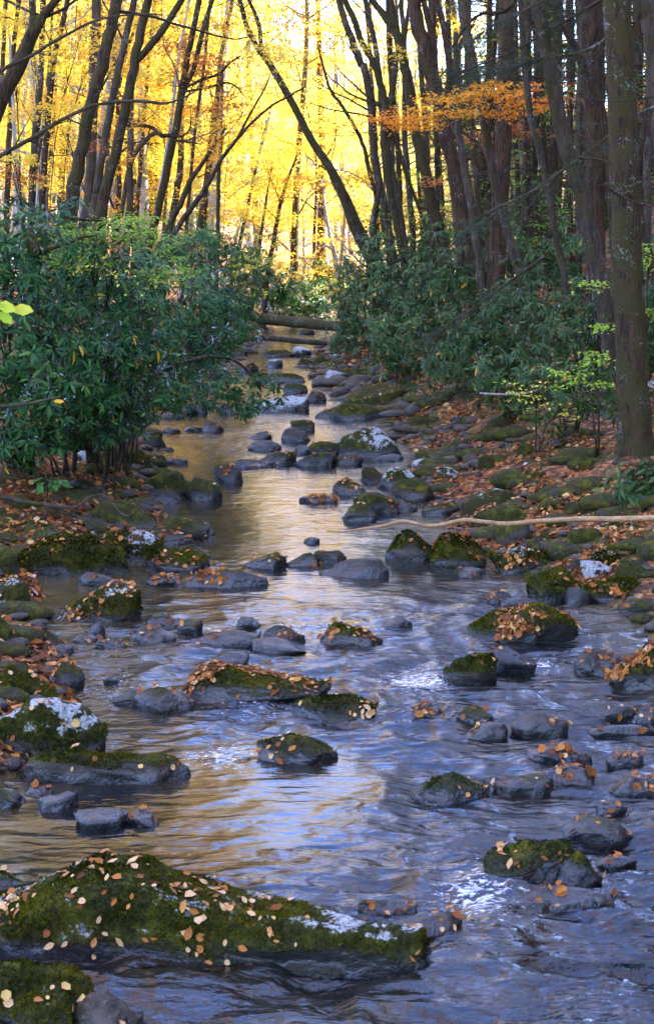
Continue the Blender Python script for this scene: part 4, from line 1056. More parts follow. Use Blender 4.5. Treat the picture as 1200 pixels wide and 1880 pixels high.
for i in range(85):
    if i < 62:
        d = 56 + 80 * (i / 62) ** 1.1; px = r.uniform(-60, 780) if d > 72 else r.choice([r.uniform(-80, 430), r.uniform(600, 720)])
    elif i < 80:
        d = r.uniform(46, 75); px = r.uniform(-80, 400)
    else:
        d = r.uniform(80, 130); px = r.uniform(760, 1250)
    x = at(px, 500, d)[0]
    l, rr = edges(d)
    if l - .5 < x < rr + .5: x = l - r.uniform(.6, 3) if x - l < rr - x else rr + r.uniform(.6, 3)
    spots.append((x, d))
used = set()
for i, (x, d) in enumerate(spots):
    kk = (1, 3, 0)[i % 3] if i < 10 else int(r.choice(6, p=[.22, .2, .17, .2, .11, .10]))
    p = PROTO[kk]
    loc = (x, d, float(ground(x, d)) - .1); s = r.uniform(.8, 1.2) if i > 9 else r.uniform(1.05, 1.2)
    if kk not in used:
        used.add(kk); p.location = loc; p.rotation_euler[2] = r.uniform(0, 6.28)
    else:
        copy_thing(p, loc, r.uniform(0, 6.28), s, r.uniform(-.15, .12))

# --- dark hemlocks of the right slope
def hemlock(seed, H):
    r = np.random.default_rng(seed)
    root = thing('hemlock', 'one of the dark hemlocks standing in the dim woods of the right slope', 'tree', (0, 0, -80), 'dark hemlocks of the right slope')
    C = catmull(np.array([[0, 0, -.3], [.05, 0, H * .5], [0, .1, H]]), 10)
    V, Fc = tube(C, np.linspace(.2, .03, 10), 8, .1, seed)
    tones(link('trunk', mk_mesh('trunk', V, Fc, [M['bark']]), root), 'dark')
    parts = []; A = Acc()
    for _ in range(46):
        q = r.uniform(.12, .98); a = r.uniform(0, 6.28); Lb = 3.6 * (1 - .8 * q) + .5
        B = limb_curve((0, 0, q * H), (math.cos(a), math.sin(a), .12), Lb, r, -.5, .05, 7)
        A.add(*tube(B, np.linspace(.028, .008, 7), 4))
        for p in B[2:]:
            parts.append((spray_leaves(p, (.3, .3, .1), 2, 26, .085, r, radius=.42, flat=.35, droop=.3, wl_=.35), (0, 1), r))
    tones(link('branches', A.mesh('branches', [M['bark']]), root, kind='stuff'), 'dark')
    f = link('crown', crown_mesh('crown', M['hemlock_needle'], parts), root, kind='stuff')
    return root
HEM = [hemlock(301, 17), hemlock(302, 13)]
hs = [(1010, 40), (1150, 36), (900, 52), (1080, 50), (1210, 47), (980, 62), (860, 64), (1120, 64), (1240, 58), (1290, 40), (940, 76), (1040, 78), (1180, 78), (860, 48), (960, 45), (1060, 56), (830, 72), (1200, 56), (1130, 46), (910, 68), (1000, 52), (790, 84), (820, 92), (870, 86), (920, 98), (990, 92), (1050, 88), (1110, 96), (1170, 90), (1230, 98), (845, 58), (1020, 70)]
for i, (px, d) in enumerate(hs):
    x = at(px, 500, d)[0]; loc = (x, d, float(ground(x, d)) - .1)
    if i < 2: HEM[i].location = loc
    else: copy_thing(HEM[i % 2], loc, r.uniform(0, 6.28), r.uniform(.8, 1.2), 0.0)
# ------------------------------------------------------------------ the far wooded slope: one mass of foliage and stems
def far_wood():
    r = np.random.default_rng(81)
    n = 26000
    y = 128 + 105 * r.random(n) ** .8
    x = (r.random(n) * 2 - 1) * (.34 * y + 6) + .02 * y
    z = ground(x, y, False) + 1 + r.random(n) ** .8 * 15
    P = np.stack([x, y, z], -1)
    g = fbm(P * .12, 3, 7)
    keep = g > .06
    P = P[keep]; g = g[keep]; m = len(P)
    X = unit(randdir(m, r) * [1, 1, .35]); Z = unit(np.array([0, 0, 1.]) + .7 * randdir(m, r))
    L = r.uniform(.5, 1.1, m)
    A = Acc()
    A.add(*leaves(RHOMB, P, X, Z, L, L * .5, np.clip(.45 + .6 * fbm(P * .08 + 9, 2, 3) + r.normal(0, .15, m), 0, 1)))
    link('far_wood', A.mesh('far_wood', [M['gold_leaf']], False), kind='stuff')
    B = Acc()
    for _ in range(150):
        yy = r.uniform(126, 220); xx = r.uniform(-1, 1) * (.3 * yy); zz = float(ground(xx, yy, False))
        h = r.uniform(9, 18)
        B.add(*tube(np.array([[xx, yy, zz - .5], [xx + r.normal(0, .5), yy, zz + h * .5], [xx + r.normal(0, 1), yy, zz + h]]), np.array([.22, .16, .05]), 6))
    o = link('far_trunks', B.mesh('far_trunks', [M['bark']]), kind='stuff'); o['warm'], o['pale'], o['mossy'] = .3, .5, 0.0
far_wood()

def unseen_canopy():
    """leaves and stems added out of view, overhead and behind, to shape the light"""
    r = np.random.default_rng(83)
    n = 130000
    y = r.uniform(-32, 52, n); x = r.uniform(-30, 24, n)
    g = ground(x, y, False)
    z = g + 4 + r.random(n) ** .7 * 19
    l, rr = edges(np.clip(y, 4, 60))
    mid = (l + rr) / 2
    off = np.abs(x - np.clip(mid, -2, 1)) - (2.1 + .03 * np.clip(z - 8, 0, 20) + .3 * fbm2(y * .25, z * .2, 2, 3) * 3)
    lump = fbm(np.stack([x, y, z * 1.6], -1) * .22, 3, 19)
    above = z > CAMZ + 1.2 + .235 * np.clip(y, 0, 90)
    behind = y < -5
    outside = np.abs(x) > .25 * np.clip(y, 0, 90) + 1.5
    keep = (lump > .02) & ((above & (off > 0)) | (behind & (off > -1.5)) | (outside & (off > 0) & (z > g + 5) & (y > 4) & (np.abs(x) > 7)))
    P = np.stack([x, y, z], -1)[keep]; m = len(P)
    X = unit(randdir(m, r) * [1, 1, .4]); Z = unit(np.array([0, 0, 1.]) + .6 * randdir(m, r))
    L = r.uniform(.35, .75, m)
    A = Acc(); A.add(*leaves(RHOMB, P, X, Z, L, L * .6, np.clip(.45 + .7 * fbm(P * .1 + 4, 2, 3) + r.normal(0, .15, m), 0, 1)))
    link('unseen_canopy_leaves', A.mesh('unseen_canopy_leaves', [M['gold_leaf']], False), kind='stuff')
    B = Acc()
    for _ in range(90):
        yy = r.uniform(-32, 40); xx = r.choice([-1, 1]) * r.uniform(4, 22)
        if yy > -5 and abs(xx) < .27 * yy + 4: continue
        zz = float(ground(xx, yy, False)); h = r.uniform(14, 22)
        B.add(*tube(np.array([[xx, yy, zz - .5], [xx + r.normal(0, .4), yy, zz + h * .5], [xx + r.normal(0, 1), yy, zz + h]]), np.array([.22, .15, .04]), 7))
    o = link('unseen_canopy_trunks', B.mesh('unseen_canopy_trunks', [M['bark']]), kind='stuff'); o['warm'], o['pale'], o['mossy'] = .4, .05, .3
unseen_canopy()  # unseen mass added to filter and warm the sky light over the stream
# ------------------------------------------------------------------ rhododendrons and other understory
def one_leaf_mesh(name, tmpl, mat, v, ratio):
    V, Fc = tmpl
    V = V * np.array([1, ratio, 1])
    return mk_mesh(name, V, Fc, [mat], True, {'rnd': ('FACE', np.full(len(Fc), v))})
from mathutils import Matrix
def place_leaf(name, me, P, X, Z, L, parent=None):
    X = unit(X); Y = unit(np.cross(Z, X)); Zc = np.cross(X, Y)
    o = bpy.data.objects.new(name, me); col.objects.link(o)
    if parent is not None: o.parent = parent
    m = Matrix(((X[0] * L, Y[0] * L, Zc[0] * L, P[0]), (X[1] * L, Y[1] * L, Zc[1] * L, P[1]), (X[2] * L, Y[2] * L, Zc[2] * L, P[2]), (0, 0, 0, 1)))
    o.matrix_basis = m
    return o
RHODO1 = {m: [one_leaf_mesh('leaf', LANCE, M[m], v, .27) for v in (.1, .3, .45, .6, .8, .97)] for m in ('rhodo_leaf', 'rhodo_leaf_dull')}

def shrub(label, cx, cy, rx, ry, d, mat='rhodo_leaf', dens=62, L=.135, singles=0, seed=0, droop=.35, group=None, name='rhododendron', stems=True):
    r = np.random.default_rng(3000 + seed)
    c = at(cx, cy, d); a = rx / F * d; b = ry / F * d
    g = float(ground(c[0], d)); foot = np.array([c[0], d, g])
    if stems:
        fd = d + (1.8 if singles and c[0] < 0 else .5)
        el, er = edges(fd)
        fx = min(c[0] * fd / d, el - .7) if c[0] < (el + er) / 2 else max(c[0] * fd / d, er + .7)
        foot = np.array([fx, fd, float(ground(fx, fd))])
    root = thing(name, label, 'shrub', tuple(foot), group)
    cc = c - foot
    area = math.pi * a * b
    n = int(min(max(area * dens, 22), 620))
    u = randdir(n, r); rad = r.uniform(.45, 1.0, (n, 1)) ** .6
    lump = 1.05 + .9 * fbm(u * 2.1 + seed, 2, seed)[:, None]
    Wp = cc + u * rad * lump * [a, min(a, .9 * a + .1), b]
    gz = ground(Wp[:, 0] + foot[0], Wp[:, 1] + foot[1], False) - foot[2]
    Wp[:, 2] = np.maximum(Wp[:, 2], gz + .12 + .1 * r.random(n))
    ax = unit(u * [1, 1, .5] + np.array([0, 0, .55]) + .45 * randdir(n, r))
    k = 8
    e1 = unit(np.cross(ax, randdir(n, r))); e2 = np.cross(ax, e1)
    th = (np.arange(k) * 2 * math.pi / k)[None] + r.uniform(0, 6.28, (n, 1)) + r.normal(0, .25, (n, k))
    dirv = e1[:, None] * np.cos(th)[..., None] + e2[:, None] * np.sin(th)[..., None]
    up = r.normal(.25, .22, (n, k, 1))
    X = unit(dirv + ax[:, None] * up + np.array([0, 0, -droop]))
    P = np.repeat(Wp[:, None], k, 1) + .015 * X
    Z = np.repeat(ax[:, None], k, 1) + .15 * r.normal(size=(n, k, 3))
    P, X, Z = P.reshape(-1, 3), X.reshape(-1, 3), Z.reshape(-1, 3)
    m = len(P)
    Ls = L * r.uniform(.65, 1.2, m)
    rnd = np.clip(r.beta(2, 2.6, m) * .85, 0, .85)
    rnd[r.random(m) < .018] = .98
    sel = np.zeros(m, bool)
    if singles:
        # the leaves that face the camera become single leaves
        sc = -(P[:, 1]) + .3 * r.random(m) - 3 * (np.abs(P[:, 0] + foot[0]) > .27 * d)
        sel[np.argsort(-sc)[:singles]] = True
    rest = ~sel
    A = Acc()
    A.add(*leaves(LANCE, P[rest], X[rest], Z[rest], Ls[rest], Ls[rest] * .27, rnd[rest]))
    fo = link('foliage', A.mesh('foliage', [M[mat]], True), root, kind='stuff'); fo['tint'] = float(r.uniform(-.10, .08))
    lv = np.array([.1, .3, .45, .6, .8, .97])
    for i in np.where(sel)[0]:
        place_leaf('leaf', RHODO1[mat][int(np.argmin(abs(lv - rnd[i])))], P[i], X[i], Z[i], Ls[i], root)
    if stems:
        ns = 3
        for s in range(ns):
            A = Acc()
            tip = Wp[r.integers(n)] * [.8, .8, 1]
            p0 = np.array([r.normal(0, .12 * min(a, 1)), r.normal(0, .12 * min(a, 1)), -.1])
            mid = p0 + (tip - p0) * .5 + np.array([0, 0, .12 * b]) + r.normal(0, .08 * a, 3)
            C = catmull(np.array([p0, mid, tip]), 12)
            A.add(*tube(C, np.linspace(.022, .007, 12), 6, .1, seed + s))
            for _ in range(5):
                q = Wp[r.integers(n)]; kk = int(np.argmin(np.linalg.norm(C - q, axis=1)))
                kk = max(kk - 2, 1)
                A.add(*tube(catmull(np.array([C[kk], (C[kk] + q) / 2 + r.normal(0, .05, 3), q]), 7), np.linspace(.009, .004, 7), 4))
            tones(link('stem', A.mesh('stem', [M['bark']]), root), 'grey')
    return root

LEFT = [
 # cx, cy, rx, ry, d, singles, label
 (30, 465, 110, 90, 15.0, 150, 'tall rhododendron top with big drooping leaves in front of the left-hand trunks'),
 (35, 640, 150, 130, 15.2, 240, 'dark rhododendron with large leaves at the left edge of the frame, nearest one'),
 (165, 560, 120, 120, 16.3, 200, 'dense rhododendron just right of the nearest one'),
 (180, 690, 110, 80, 16.6, 160, 'low rhododendron skirt hanging over the rotting log'),
 (60, 775, 120, 62, 16.0, 120, 'low rhododendron branches over the leafy left bank'),
 (120, 700, 120, 90, 17.2, 0, 'dim rhododendron filling the shade behind the low skirt'),
 (300, 720, 60, 40, 19.5, 0, 'low rhododendron behind the dark waterline stones'),
 (20, 825, 60, 34, 16.4, 0, 'lowest rhododendron fringe at the left edge above the leaf litter'),
 (105, 790, 60, 32, 16.8, 0, 'low rhododendron fringe above the rotting log'),
 (195, 780, 60, 36, 17.2, 0, 'low rhododendron fringe right of the rotting log'),
 (240, 740, 55, 40, 18.0, 0, 'low rhododendron clump under the reaching limb'),
 (415, 590, 45, 40, 43, 0, 'rhododendron closing in on the far stream from the log side'),
 (245, 520, 92, 62, 18.5, 0, 'bushy rhododendron below the straight golden trunk'),
 (260, 620, 95, 85, 17.5, 0, 'leafy rhododendron at the middle of the left bank'),
 (215, 760, 60, 45, 16.5, 0, 'small bright green rhododendron by the dark blue waterline stone'),
 (335, 590, 82, 78, 20.5, 0, 'rhododendron with yellowing leaves leaning toward the stream'),
 (345, 660, 70, 45, 20.5, 0, 'rhododendron above the dark limb reaching over the water'),
 (395, 565, 58, 62, 21.5, 0, 'rhododendron on the left bank behind the yellow-leaved one'),
 (400, 620, 50, 55, 24, 0, 'rhododendron reaching the near end of the grey log'),
 (440, 560, 45, 55, 34, 0, 'rhododendron hiding the left end of the mossy log'),
 (380, 465, 85, 45, 33, 0, 'pale green rhododendron crown below the crossing pair of trunks'),
 (505, 530, 60, 48, 60, 0, 'distant rhododendron just behind the mossy log'),
 (560, 548, 80, 36, 63, 0, 'distant rhododendron where the stream bends out of sight'),
 (605, 525, 60, 48, 66, 0, 'distant shadowy bush under the slender white stems'),
 (455, 500, 45, 40, 52, 0, 'distant bush left of the slim streamside trunk'),
 (110, 440, 70, 60, 17, 0, 'rhododendron between the left-hand trunks'),
 (310, 470, 60, 40, 27, 0, 'rhododendron at the foot of the double-stemmed trunk'),
]
for i, (cx, cy, rx, ry, d, s, lab) in enumerate(LEFT):
    shrub(lab, cx, cy, rx, ry, d, 'rhodo_leaf', 150 if d < 25 else 90, .125 if d < 16.9 else .12 if d < 30 else .17, s, i)
RIGHT = [
 (655, 545, 55, 62, 38, 'rhododendron at the bank end of the mossy log'),
 (640, 610, 38, 38, 39, 'low rhododendron by the grey log end on the right bank'),
 (705, 520, 80, 80, 36, 'rhododendron at the foot of the long leaning trunk'),
 (735, 625, 90, 62, 30, 'spreading rhododendron above the brown leafy rock hump'),
 (800, 545, 100, 110, 31, 'tall silvery rhododendron under the thick brown trunk'),
 (850, 640, 95, 75, 25.5, 'silvery drooping rhododendron below the red-brown trunk'),
 (935, 590, 105, 80, 25, 'wide rhododendron below the dark leaning trunk'),
 (945, 690, 95, 70, 21.5, 'drooping rhododendron overhanging the old grey log'),
 (1045, 600, 80, 65, 22, 'rhododendron between the straight brown trunk and the red-brown one'),
 (1055, 710, 75, 70, 18.6, 'rhododendron just left of the big mossy trunk'),
 (1172, 885, 52, 55, 14.2, 'small dark rhododendron below the big mossy trunk at the edge'),
 (1190, 600, 40, 90, 20, 'rhododendron behind the big mossy trunk at the right edge'),
 (795, 465, 75, 50, 40, 'rhododendron among mid-distance trunks on the right'),
 (930, 480, 80, 55, 36, 'dim rhododendron deep behind the red-brown trunk'),
 (1040, 480, 70, 60, 33, 'dim rhododendron deep behind the straight brown trunk'),
 (1165, 500, 50, 60, 32, 'dim rhododendron deep behind the big mossy trunk'),
 (880, 420, 60, 45, 44, 'dim bush deep between the bowed trunk and the red-brown one'),
 (985, 400, 70, 45, 46, 'dim bush high on the right slope'),
 (1110, 400, 80, 50, 48, 'dim bush high on the right slope behind the thickest trunk'),
]
for i, (cx, cy, rx, ry, d, lab) in enumerate(RIGHT):
    shrub(lab, cx, cy, rx, ry, d, 'rhodo_leaf_dull', 130 if d < 27 else 80, .14 if d < 30 else .17, 130 if d < 20 else 0, 50 + i, .5)

def leafy_plant(label, name, cat, mat, d, blobs, L, per=18, c=(.1, .9), stem_pts=(), seed=0, group=None, rad=.3, flat=.45, foot_px=None, back=0.0):
    r = np.random.default_rng(5000 + seed)
    c0 = at(blobs[0][0], blobs[0][1], d)
    if foot_px: fx = at(foot_px, 500, d)[0]
    else: fx = c0[0]
    if back: fx *= (d + back) / d
    foot = np.array([fx, d + back, float(ground(fx, d + back))])
    root = thing(name, label, cat, tuple(foot), group)
    parts = []
    for (cx, cy, rx, ry, n) in blobs:
        parts.append((spray_leaves(at(cx, cy, d) - foot, (rx / F * d, rx / F * d * .7, ry / F * d), n, per, L, r, radius=rad, flat=flat), c, r))
    link('foliage', crown_mesh('foliage', M[mat], parts), root, kind='stuff')
    for (cx, cy, rx, ry, n) in blobs[:2]:
        tip = at(cx, cy, d) - foot
        p0 = np.array([0, 0, -.15])
        C = catmull(np.array([p0, np.array([tip[0] * .35, .05 + tip[1] * .3, tip[2] * .7]), tip]), 14)
        A = Acc(); A.add(*tube(C, np.linspace(.016, .005, 14), 6, .1, seed))
        for _ in range(6):
            q = tip + r.normal(0, 1, 3) * [rx / F * d * .5, .1, ry / F * d * .4]
            A.add(*tube(catmull(np.array([C[r.integers(8, 13)], (tip + q) / 2 + [0, 0, .05], q]), 6), np.linspace(.006, .003, 6), 4))
        tones(link('stem', A.mesh('stem', [M['bark']]), root), 'dark')
    return root

leafy_plant('small-leaved green bush with a few yellow leaves above the left rhododendrons', 'green_bush', 'shrub', 'green_leaf', 15.5, [(190, 425, 110, 22, 34), (120, 470, 90, 20, 20), (240, 405, 60, 12, 12), (300, 500, 60, 16, 10)], .055, c=(.0, .85), seed=1, back=3.5)
leafy_plant('yellow twig of leaves drooping before the left rhododendrons', 'yellow_sapling', 'sapling', 'gold_leaf', 15, [(170, 490, 40, 10, 4), (205, 505, 25, 8, 2)], .055, c=(.6, .95), seed=2, per=12, back=3.5)
leafy_plant('maple sapling with flat bright orange foliage in front of the right-hand trunks', 'maple_sapling', 'sapling', 'orange_leaf', 26, [(905, 172, 70, 10, 22), (860, 182, 110, 9, 26), (800, 205, 95, 9, 26), (715, 218, 75, 6, 22), (760, 230, 60, 5, 14), (880, 158, 60, 8, 12), (960, 190, 50, 14, 8), (925, 208, 40, 5, 7), (980, 150, 40, 14, 5)], .075, c=(.2, 1.), seed=3, per=20, rad=.35, flat=.4, foot_px=905)
leafy_plant('thin yellow maple twigs hanging across the mossy trunks', 'maple_sapling', 'sapling', 'gold_leaf', 33, [(660, 85, 30, 10, 6), (700, 90, 50, 10, 8), (740, 100, 30, 8, 5), (625, 70, 25, 8, 5)], .085, c=(.3, .7), seed=4, per=12, foot_px=720)
leafy_plant('lime green sapling beside the big mossy trunk', 'green_sapling', 'sapling', 'lime_leaf', 17.2, [(1045, 685, 34, 14, 8), (1090, 660, 34, 18, 10), (1090, 525, 24, 12, 6), (1108, 598, 16, 10, 5), (1035, 705, 20, 8, 4), (1100, 700, 20, 10, 5)], .06, c=(.1, .9), seed=5, per=14, rad=.22, foot_px=1110)
leafy_plant('bright green sapling behind the big mossy trunk at the right edge', 'green_sapling', 'sapling', 'lime_leaf', 19, [(1190, 480, 18, 30, 10), (1192, 570, 14, 20, 6)], .065, c=(.0, .7), seed=6, per=14, rad=.22)
leafy_plant('yellowish low twigs beside the drooping rhododendron over the old grey log', 'yellow_sapling', 'sapling', 'gold_leaf', 18.2, [(985, 730, 50, 22, 8), (1040, 760, 30, 16, 4), (960, 700, 30, 12, 3)], .06, c=(.5, 1.), seed=7, per=10, rad=.25)
leafy_plant('yellow-green bush under the thick brown trunk', 'yellow_bush', 'shrub', 'gold_leaf', 42, [(760, 405, 60, 20, 16), (820, 390, 40, 18, 10), (720, 380, 40, 16, 10), (650, 505, 30, 18, 8), (630, 545, 25, 14, 8)], .09, c=(.55, 1.), seed=8)
leafy_plant('green bush glowing between trunks of the right slope', 'green_bush', 'shrub', 'green_leaf', 44, [(1005, 230, 24, 40, 10), (960, 260, 20, 40, 6), (1060, 330, 20, 40, 6), (870, 390, 40, 20, 8), (1110, 330, 16, 50, 6), (1020, 300, 20, 20, 6)], .10, c=(.2, 1.), seed=9)
leafy_plant('gold and orange streamside bush beyond the mossy log', 'golden_bush', 'shrub', 'gold_leaf', 60, [(560, 470, 60, 14, 16), (530, 500, 40, 12, 10), (580, 500, 40, 12, 10), (600, 440, 40, 12, 8), (465, 465, 40, 14, 8)], .11, c=(.05, .6), seed=10, rad=.5)
leafy_plant('golden sapling low among the left-hand trunks', 'golden_sapling', 'sapling', 'gold_leaf', 26, [(35, 290, 45, 16, 16), (30, 130, 40, 40, 10), (80, 85, 40, 40, 14), (100, 110, 40, 30, 10), (60, 330, 50, 14, 8)], .075, c=(.35, .95), seed=11)
leafy_plant('dull red sapling at the foot of the left-hand trunks', 'red_sapling', 'sapling', 'russet_leaf', 22, [(60, 325, 45, 14, 12), (20, 310, 30, 14, 6), (180, 262, 30, 12, 4)], .06, c=(.0, .6), seed=12)
leafy_plant('orange sapling hanging between the golden trunk and the grey one', 'golden_sapling', 'sapling', 'gold_leaf', 24, [(185, 235, 40, 14, 8), (120, 250, 36, 24, 10), (230, 290, 30, 20, 6), (165, 145, 20, 8, 2), (255, 215, 40, 16, 8)], .07, c=(.05, .6), seed=13)
leafy_plant('green bush sunlit behind the double-stemmed trunk', 'green_bush', 'shrub', 'green_leaf', 48, [(350, 430, 60, 25, 18), (310, 405, 40, 20, 10), (420, 430, 40, 25, 12), (480, 470, 40, 22, 10)], .11, c=(.3, 1.), seed=14, rad=.5)
# hemlock bough of fine twigs across the right-hand trunks
def hemlock_bough(label, pts, d, seed, n, w, c=(0, 1), L=.028):
    r = np.random.default_rng(seed)
    P = np.array([at(x, y, d + .15 * i) for i, (x, y) in enumerate(pts)])
    foot = P[0].copy(); C = catmull(P, 30) - foot
    root = thing('hemlock_bough', label, 'branch', tuple(foot), None)
    A = Acc(); A.add(*tube(C, np.linspace(w, w * .25, 30) / F * d / 2, 7, .1, seed))
    parts = []
    for _ in range(n):
        k = r.integers(3, 30); sgn = r.choice([-1, 1])
        t = unit(C[k] - C[k - 1]); dv = t * .8 + np.array([0, sgn * .7, 0]) + np.array([t[2] * sgn * -.3, 0, .25 * r.normal() - .15])
        B = limb_curve(C[k], dv, r.uniform(.35, 1.0), r, -.25, .10, 7)
        A.add(*tube(B, np.linspace(.006, .0025, 7), 4))
        for p in B[2:]: parts.append((spray_leaves(p, (.06, .06, .02), 2, 14, L, r, radius=.10, flat=.4, wl_=.34), c, r))
    tones(link('branch', A.mesh('branch', [M['bark']]), root), 'grey')
    link('needles', crown_mesh('needles', M['hemlock_needle'], parts), root, kind='stuff')
hemlock_bough('lichen-grey hemlock bough sloping down across the right-hand trunks', [(1215, 190), (1165, 212), (1137, 232), (1100, 262), (1050, 300), (1000, 335), (950, 370), (900, 397)], 18.5, 1, 26, 6)
hemlock_bough('dark feathery hemlock bough high in front of the right-hand trunks', [(1120, -10), (1060, 25), (1000, 60), (940, 95), (880, 118), (850, 130)], 21, 2, 46, 7)
hemlock_bough('second dark hemlock bough under the topmost one', [(1130, 60), (1070, 95), (1010, 105), (950, 118), (900, 128)], 20, 3, 40, 6)
hemlock_bough('dark hemlock bough touching the top edge above the orange foliage', [(1100, -60), (1040, -20), (960, 20), (900, 50), (860, 80)], 20.5, 4, 46, 6)
hemlock_bough('hemlock bough drooping over the rhododendrons right of the stream', [(1000, 470), (930, 520), (860, 570), (800, 610)], 23, 5, 34, 6)
hemlock_bough('low hemlock bough with bare twigs across the red-brown trunk', [(1050, 300), (960, 360), (880, 400), (800, 480), (760, 520)], 25, 6, 26, 6)
# fern tufts and moss sprigs on the left bank
leafy_plant('small pale green fern on the leafy left bank', 'fern', 'fern', 'lime_leaf', 15.2, [(105, 955, 22, 7, 5), (70, 930, 14, 6, 3)], .05, c=(0, .4), seed=20, per=16, rad=.1)
leafy_plant('little rhododendron sprig on the leafy left bank above the stick', 'rhododendron', 'shrub', 'rhodo_leaf', 14.5, [(85, 885, 34, 10, 6)], .12, c=(.2, .8), seed=21, per=8, rad=.12)

leafy_plant('golden maple boughs hanging high among the left-hand trunks', 'golden_maple', 'tree', 'gold_leaf', 27, [(60, 40, 70, 30, 26), (150, 60, 60, 30, 18), (270, 40, 70, 26, 22), (300, 130, 50, 20, 14), (230, 130, 50, 16, 14), (120, 200, 60, 18, 14), (40, 200, 50, 20, 14)], .085, c=(.1, .85), seed=31, rad=.45, back=4)
leafy_plant('amber beech boughs spread over the stream in front of the leaning tree', 'amber_beech', 'tree', 'gold_leaf', 42, [(420, 40, 70, 26, 20), (540, 30, 70, 22, 20), (610, 230, 60, 14, 16), (640, 330, 50, 14, 14), (560, 330, 50, 12, 12), (650, 400, 40, 14, 12), (600, 60, 50, 20, 14), (690, 60, 50, 20, 10)], .10, c=(.0, .6), seed=32, rad=.5, foot_px=330)
leafy_plant('yellow-green beech boughs low over the far stream', 'green_beech', 'tree', 'gold_leaf', 52, [(460, 330, 60, 14, 16), (420, 390, 60, 14, 16), (530, 400, 60, 14, 16), (480, 440, 60, 14, 14), (370, 400, 50, 16, 12), (440, 270, 50, 14, 10)], .11, c=(.7, 1.), seed=33, rad=.55, foot_px=350)
leafy_plant('rusty maple boughs between the trunks of the right slope', 'rusty_maple', 'tree', 'russet_leaf', 34, [(880, 250, 50, 14, 12), (960, 240, 40, 14, 10), (780, 330, 40, 14, 8), (1020, 180, 40, 20, 8), (1180, 200, 30, 40, 8)], .09, c=(.2, 1.), seed=34, rad=.4)

leafy_plant('yellow-green understory bush glowing behind the left rhododendrons', 'yellow_bush', 'shrub', 'gold_leaf', 37, [(430, 480, 50, 34, 26), (380, 445, 50, 24, 20), (330, 445, 40, 20, 14), (455, 530, 30, 24, 10), (290, 440, 40, 24, 10)], .085, c=(.75, 1.), seed=41, rad=.35, foot_px=330)
leafy_plant('fresh green bush between the straight golden trunk and the double-stemmed one', 'green_bush', 'shrub', 'green_leaf', 24, [(260, 440, 50, 22, 16), (310, 470, 40, 22, 12), (210, 400, 40, 14, 8), (350, 500, 36, 24, 10)], .07, c=(.2, 1.), seed=42, rad=.3, foot_px=230)
leafy_plant('green and gold leafy tree filling gaps high on the right slope', 'leafy_tree', 'tree', 'green_leaf', 52, [(880, 90, 60, 40, 20), (980, 120, 60, 50, 22), (1070, 60, 50, 50, 18), (860, 300, 60, 40, 16), (960, 350, 60, 40, 16), (1180, 120, 40, 60, 14), (1060, 250, 50, 50, 14)], .13, c=(.35, 1.), seed=43, rad=.6, foot_px=990)
leafy_plant('gold leafy tree glimpsed between the upper right trunks', 'leafy_tree', 'tree', 'gold_leaf', 58, [(840, 40, 50, 40, 16), (920, 30, 50, 40, 14), (1030, 30, 50, 40, 14), (1170, 40, 40, 40, 10), (800, 260, 50, 50, 14), (900, 340, 50, 40, 10), (1010, 400, 60, 30, 10)], .14, c=(.1, .8), seed=44, rad=.6, foot_px=880)

leafy_plant('dark green understory tree between the mossy trunks right of the leaning tree', 'understory_tree', 'tree', 'green_leaf', 39, [(760, 400, 60, 40, 22), (820, 420, 50, 36, 18), (700, 420, 40, 30, 12), (870, 370, 50, 50, 18), (790, 320, 40, 30, 8)], .085, c=(.0, .8), seed=51, rad=.4, foot_px=775)
leafy_plant('dim green understory tree deep behind the straight brown trunk', 'understory_tree', 'tree', 'green_leaf', 35, [(985, 430, 60, 40, 20), (1040, 380, 50, 50, 18), (940, 330, 40, 60, 14), (1130, 430, 50, 50, 14), (1010, 200, 40, 50, 10), (1190, 330, 30, 60, 10), (1180, 180, 30, 60, 8)], .08, c=(.0, .7), seed=52, rad=.4, foot_px=1010)
leafy_plant('orange and gold young beech arching across the trunks of the left woods', 'young_beech', 'tree', 'orange_leaf', 31, [(60, 180, 60, 20, 12), (170, 100, 50, 20, 10), (280, 190, 50, 16, 12), (330, 60, 50, 20, 12), (120, 300, 50, 18, 10), (390, 260, 40, 12, 8)], .085, c=(.5, 1.), seed=53, rad=.4, foot_px=100)

leafy_plant('olive-gold leafy tree behind the trunks at the upper right edge', 'leafy_tree', 'tree', 'green_leaf', 45, [(1180, 60, 40, 60, 16), (1060, 150, 40, 60, 14), (950, 50, 50, 50, 16), (860, 200, 40, 50, 12), (1030, 60, 40, 50, 12)], .11, c=(.3, 1.), seed=61, rad=.5, foot_px=1075)

leafy_plant('tall golden beech spreading layered boughs over the left-hand trunk tops', 'golden_beech', 'tree', 'gold_leaf', 50, [(40, 60, 70, 26, 18), (150, 20, 70, 26, 18), (250, 90, 70, 20, 16), (330, 30, 60, 20, 14), (110, 150, 70, 18, 14), (210, 220, 70, 16, 12), (60, 260, 60, 16, 12), (300, 280, 60, 14, 10)], .11, c=(.2, .95), seed=71, rad=.6, foot_px=120)
leafy_plant('golden beech with layered boughs arching over the middle of the stream', 'golden_beech', 'tree', 'gold_leaf', 54, [(400, 30, 70, 24, 16), (480, 20, 70, 20, 16), (560, 90, 70, 18, 16), (640, 20, 60, 24, 14), (500, 200, 80, 14, 16), (600, 180, 60, 14, 12), (420, 180, 70, 14, 12), (660, 250, 50, 14, 10), (560, 280, 60, 12, 10)], .11, c=(.1, .95), seed=72, rad=.65, foot_px=400)
